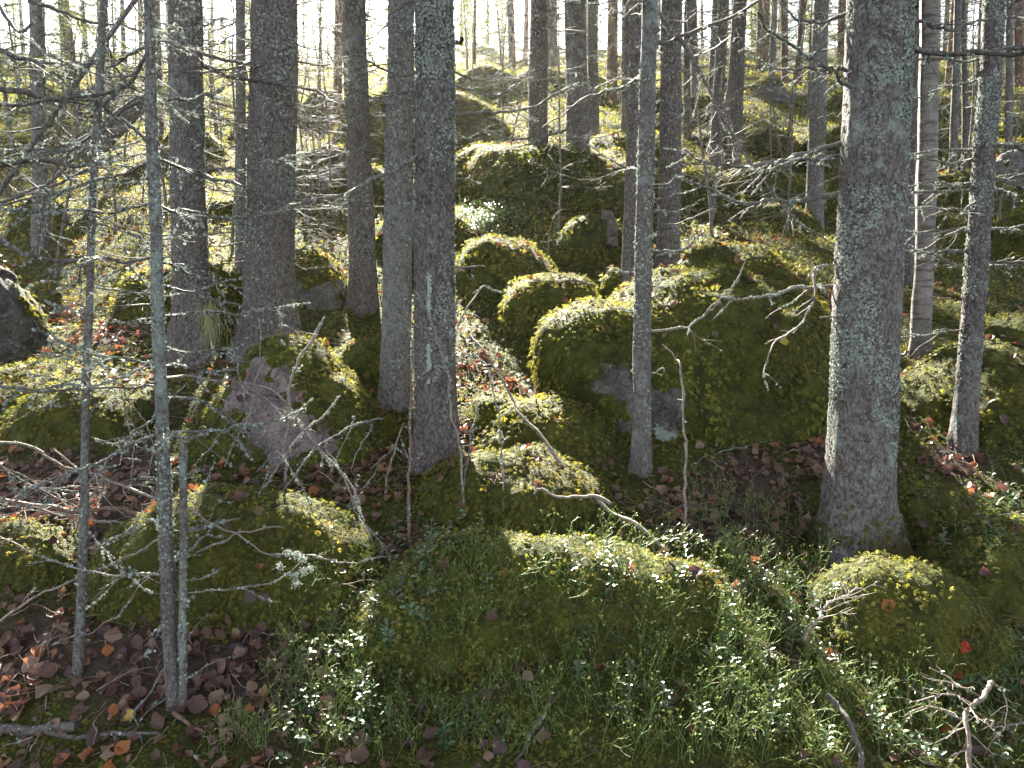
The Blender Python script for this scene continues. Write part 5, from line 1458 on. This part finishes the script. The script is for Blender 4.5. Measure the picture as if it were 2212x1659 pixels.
# hanging green boughs of two spruces near the camera side
SpL = Tree('spruce_tree', 'spruce with hanging green boughs at the upper left edge', (88, 478), 7.4, 77, 27, 100, 'bark_grey', seg=18, total=9, flare=.3)
for (px, py, d, ln, ax, dr) in ((95, 120, 6.6, .75, -.3, .9), (60, 95, 6.4, .7, -1, .8), (130, 20, 6.4, .9, .8, .5), (40, 10, 5.6, .7, -.6, .8), (160, 40, 6.8, .8, .6, .7), (20, 120, 6.0, .6, -.8, .9), (110, -40, 6.2, .9, .4, .7), (-5, 60, 5.4, .6, .3, .8), (200, -20, 7.2, .9, .5, .6)):
    P0 = at(px, py, d); mb = MB()
    bough(mb, P0, unit(np.array([ax, -.45, -.1])), ln, .035, .16, 26, .016, .0022, .006, dr)
    part('green_bough', mb, [M['spruce'], M['twig_dark']], SpL.root, smooth=False)
SpL.whorls(8, .5, SpL.vis, .4, 1.0, .6, side=1, r=.006, mat='twig_dark')
for (px, py, d, ln, ax, dr) in ((1795, 195, 7.7, .42, .5, 1.1), (1788, 225, 7.6, .5, .4, 1.1), (1800, 255, 7.6, .5, .1, 1.2), (1815, 215, 7.8, .5, -.5, 1.2), (1785, 290, 7.7, .4, .3, 1.1)):
    P0 = at(px, py, d); mb = MB()
    bough(mb, P0, unit(np.array([ax, -.4, -.2])), ln, .03, .15, 22, .016, .0026, .005, dr)
    part('green_bough', mb, [M['spruce'], M['twig_dark']], I_.root, smooth=False)

# ================================================================== FAR FOREST
def far_tree_meshes(h, rad, mat, twz, crz, cl, nb):
    tr = MB(); z = np.linspace(0, 1, 22)[:, None]
    P = wobble(np.hstack([z * 0, z * 0, z * h - .3]), .012 * h, .5 / h * 2, rng.random() * 99)
    v, q = tube(P, rad * (1 - .8 * z[:, 0]) * (1 + .25 * np.exp(-z[:, 0] * h * 4)) + .01, 10)
    tr.add(v, q, tint=.45)
    cr = MB()
    for j in range(nb[0]):       # dead lower twigs
        u = rng.uniform(*twz) / h; a = rng.uniform(0, 6.28); l = rng.uniform(.4, 1.5)
        st = np.array([np.interp(u, z[:, 0], P[:, k]) for k in range(3)])
        d = unit(np.array([math.cos(a), math.sin(a), rng.uniform(-.35, .25)]))
        Q = wobble(np.array([st + d * l * w for w in np.linspace(0, 1, 7)]), .12, 1.5, rng.random() * 99)
        v, q = tube(Q, np.linspace(.011, .004, 7), 3); cr.add(v, q, mi=1)
        for k in range(4):
            i_k = rng.integers(1, 6); d2 = unit(d + rng.normal(0, .7, 3)); l2 = l * rng.uniform(.2, .5)
            v, q = tube(np.array([Q[i_k], Q[i_k] + d2 * l2 * .5 + rng.normal(0, .02, 3), Q[i_k] + d2 * l2]), [.005, .004, .003], 3); cr.add(v, q, mi=1)
    for j in range(nb[1]):       # green boughs
        u = (crz[0] + (crz[1] - crz[0]) * (j + rng.random()) / nb[1]) / h
        f = (u * h - crz[0]) / (crz[1] - crz[0])
        a = j * 2.4 + rng.normal(0, .4); l = cl * (1 - .8 * f) * rng.uniform(.6, 1.15)
        st = np.array([np.interp(u, z[:, 0], P[:, k]) for k in range(3)])
        bough(cr, st, unit(np.array([math.cos(a), math.sin(a), .05 + .3 * f])), l, .2, .5, 7, .16, .045, .014, .4)
    return tr.mesh('trunk', M[mat]), cr.mesh('crown', [M['spruce'], M['twig_grey']], False)

FT = {'spruce': [far_tree_meshes(14, .12, 'bark', (.5, 7.5), (6.5, 13.8), 1.7, (46, 60)), far_tree_meshes(12, .09, 'bark_grey', (.4, 7), (6, 11.8), 1.4, (46, 50)), far_tree_meshes(15, .15, 'bark', (.6, 6), (5.5, 14.8), 2.0, (40, 70))],
      'pine': [far_tree_meshes(15, .13, 'bark_pine', (2.5, 10), (9.5, 14.5), 2.0, (16, 34)), far_tree_meshes(13, .09, 'bark_pine', (2, 9), (8.5, 12.6), 1.6, (14, 28))]}
FT['bushy'] = [far_tree_meshes(11, .08, 'bark_grey', (.4, 4), (1.2, 10.8), 1.5, (26, 74)), far_tree_meshes(9, .07, 'bark', (.4, 4), (.9, 8.8), 1.3, (26, 64))]
def put_far(kind, x, y, v, s, label, group=None, wide=1.0):
    g_ = np.array([x, y, float(gz(x, y))])
    r_ = thing('pine_tree' if kind == 'pine' else 'spruce_tree', label, 'tree', tuple(g_), group)
    r_.rotation_euler = (rng.normal(0, .02), rng.normal(0, .02), rng.uniform(0, 6.28)); r_.scale = (s * wide, s * wide, s)
    tm_, cm_ = FT[kind][v]
    link('trunk', tm_, r_); link('crown', cm_, r_)
# far trunks that can be told apart in the photo (picture x, foot y, distance)
for kind, px, py, d, v, s, lab in (('pine', 1697, 183, 18, 1, .85, 'ruddy sunlit pine trunk beyond the pointed grey rock'), ('pine', 1025, 158, 22, 1, .55, 'thin reddish pine pole on the crest right of the double trunk'),
        ('pine', 1320, 190, 17, 0, .9, 'reddish pine trunk beyond the trunk on the right of the hill'), ('spruce', 1503, 230, 15, 1, .8, 'thin trunk at the top right of the slim grey trunk'), ('spruce', 1538, 215, 17, 0, .9, 'background trunk left of the two thin trunks by the mossy bank'),
        ('pine', 1722, 190, 19, 1, .8, 'slender pine left of the trunk with hanging boughs'), ('spruce', 1750, 230, 14, 1, .6, 'very thin trunk touching the left side of the trunk with hanging boughs'), ('pine', 1818, 185, 20, 0, .8, 'pine trunk just left of the thickest trunk'),
        ('spruce', 175, 300, 13, 0, .8, 'background trunk right of the spruce with hanging boughs'), ('spruce', 336, 240, 12, 2, .7, 'broken looking trunk close behind the grey sapling'), ('pine', 727, 260, 15, 1, .95, 'background trunk left of the medium dark trunk'),
        ('spruce', 1195, 180, 20, 2, .8, 'hazy trunk between the two trunks on the long mossy hill'), ('spruce', 230, 220, 20, 2, .9, 'hazy thick trunk in the bright upper left'), ('spruce', 2110, 260, 15, 0, .7, 'background trunk left of the lichen speckled trunk'),
        ('pine', 2045, 220, 19, 1, .9, 'ruddy trunk beyond the birch'), ('pine', 2200, 230, 18, 0, .8, 'ruddy trunk at the right edge high on the slope'), ('spruce', 1665, 215, 19, 1, .8, 'thin trunk above the pointed grey rock'), ('spruce', 1108, 165, 24, 0, .9, 'hazy trunk on the crest left of the hill trunks')):
    P = at(px, py, d); put_far(kind, P[0], P[1], v, s, lab)
# crowns of the near trees, unseen above the picture, added to dim the sky light
def shade_crown_mesh(h, w, nb):
    cr = MB()
    for j in range(nb):
        u = (j + rng.random()) / nb; a = j * 2.4 + rng.normal(0, .4)
        bough(cr, np.array([0, 0, u * h]), unit(np.array([math.cos(a), math.sin(a), .1 + .3 * u])), w * (1 - .8 * u) * rng.uniform(.7, 1.2), .17, .55, 7, .18, .05, .014, .35)
    return cr.mesh('crown', [M['spruce'], M['twig_grey']], False)
SHADE_CROWNS = [shade_crown_mesh(7.5, 2.3, 84), shade_crown_mesh(6.5, 2.0, 70)]
for i, T in enumerate(TREES):
    if T.total < 8.5: continue
    z = max(T.vis + 2.2, 5.2)
    top = T.axis(np.array(z))
    c_ = link('crown', SHADE_CROWNS[i % 2], T.root, tuple(top - np.array(T.root.location)))
    c_.rotation_euler = (0, 0, rng.uniform(0, 6.28)); f_ = max(.5, (T.total - z + .6) / 7.0); c_.scale = (.75 + .3 * f_, .75 + .3 * f_, f_)
fr = np.random.default_rng(21); made = 0
while made < 95:      # the wood beyond, on and behind the crest
    y = fr.uniform(20, 64); x = fr.uniform(-.85, .85) * y
    az = math.atan2(x, y)
    if fr.random() > (.95 if abs(az - SUN_AZ - .02) > .20 else (.14 if y < 48 else .5)): continue
    if abs(az - SUN_AZ) < .12 and y < 46: continue
    k = 'spruce' if fr.random() < .6 else 'pine'
    side = 'left' if az < -.25 else ('middle' if az < .15 else 'right')
    put_far(k, x, y, int(fr.integers(len(FT[k]))), fr.uniform(.75, 1.15), f'slender far {k} trunk in the hazy wood at the {side} of the crest', f'far {k} trunks at the {side} of the crest', fr.uniform(.75, 1.1))
    made += 1
made = 0
while made < 74:
    y = fr.uniform(47, 74); x = fr.uniform(-.8, .8) * y; az = math.atan2(x, y)
    side = 'left' if az < -.25 else ('middle' if az < .15 else 'right')
    put_far('bushy', x, y, int(fr.integers(2)), fr.uniform(.7, 1.05), f'bushy pale spruce far behind the crest at the {side}', f'bushy spruces behind the crest at the {side}')
    made += 1
# thin dead saplings scattered on the slope
DS = []
for k in range(4):
    t_ = MB(); h = fr.uniform(1.6, 2.8)
    P = wobble(np.array([[0, 0, z] for z in np.linspace(-.1, h, 14)]), .06, 1.0, k * 9.1); v, q = tube(P, np.linspace(.016, .004, 14), 6); t_.add(v, q)
    b_ = MB()
    for j in range(26):
        i_k = rng.integers(2, 14); a = rng.uniform(0, 6.28); l = rng.uniform(.25, .8); d = unit(np.array([math.cos(a), math.sin(a), rng.uniform(-.3, .4)]))
        Q = wobble(P[i_k] + d * l * np.linspace(0, 1, 6)[:, None], .06, 2.5, rng.random() * 99); v, q = tube(Q, np.linspace(.005, .002, 6), 3); b_.add(v, q)
        for _ in range(4):
            q0 = Q[rng.integers(1, 6)]; d2 = unit(d + rng.normal(0, .7, 3)); v, q = tube(np.array([q0, q0 + d2 * l * .3]), [.0022, .0012], 3); b_.add(v, q)
    DS.append((t_.mesh('stem', M['twig_grey']), b_.mesh('twigs', M['twig_grey'])))
made = 0
while made < 60:
    left = made < 36
    px = fr.uniform(-40, 760) if left else fr.uniform(1000, 2230); d = fr.uniform(6.5, 15)
    P = at(px, 500, d); g_ = drop(P[0], P[1])[0]
    r_ = thing('dead_sapling', f'thin dead sapling bristling with twigs on the {"left" if left else "right"} slope', 'sapling', tuple(g_), f'dead saplings on the {"left" if left else "right"} slope')
    r_.rotation_euler = (fr.normal(0, .08), fr.normal(0, .12), fr.uniform(0, 6.28)); s_ = fr.uniform(.7, 1.2); r_.scale = (s_,) * 3
    a_, b_ = DS[made % 4]; link('stem', a_, r_); link('twig_crown', b_, r_)
    made += 1

# ================================================================== HAZE
hz = MB()
X0, X1, Y0, Y1, Z0, Z1 = -150, 150, -14, 152, -8, 46
c = np.array([[X0, Y0, Z0], [X1, Y0, Z0], [X1, Y1, Z0], [X0, Y1, Z0], [X0, Y0, Z1], [X1, Y0, Z1], [X1, Y1, Z1], [X0, Y1, Z1]], float)
hz.add(c, [[0, 3, 2, 1], [4, 5, 6, 7], [0, 1, 5, 4], [1, 2, 6, 5], [2, 3, 7, 6], [3, 0, 4, 7]])
mh, nth, oth = new_mat('haze')
pv = nth.nodes.new("ShaderNodeVolumePrincipled")
pv.inputs['Color'].default_value = (1, .98, .93, 1)
pv.inputs['Density'].default_value = .00035
pv.inputs['Anisotropy'].default_value = .7
nth.links.new(pv.outputs[0], oth.inputs['Volume'])
ho = link('haze', hz.mesh('haze', mh, False))
tag(ho, 'thin backlit forest haze', 'haze', kind='stuff')
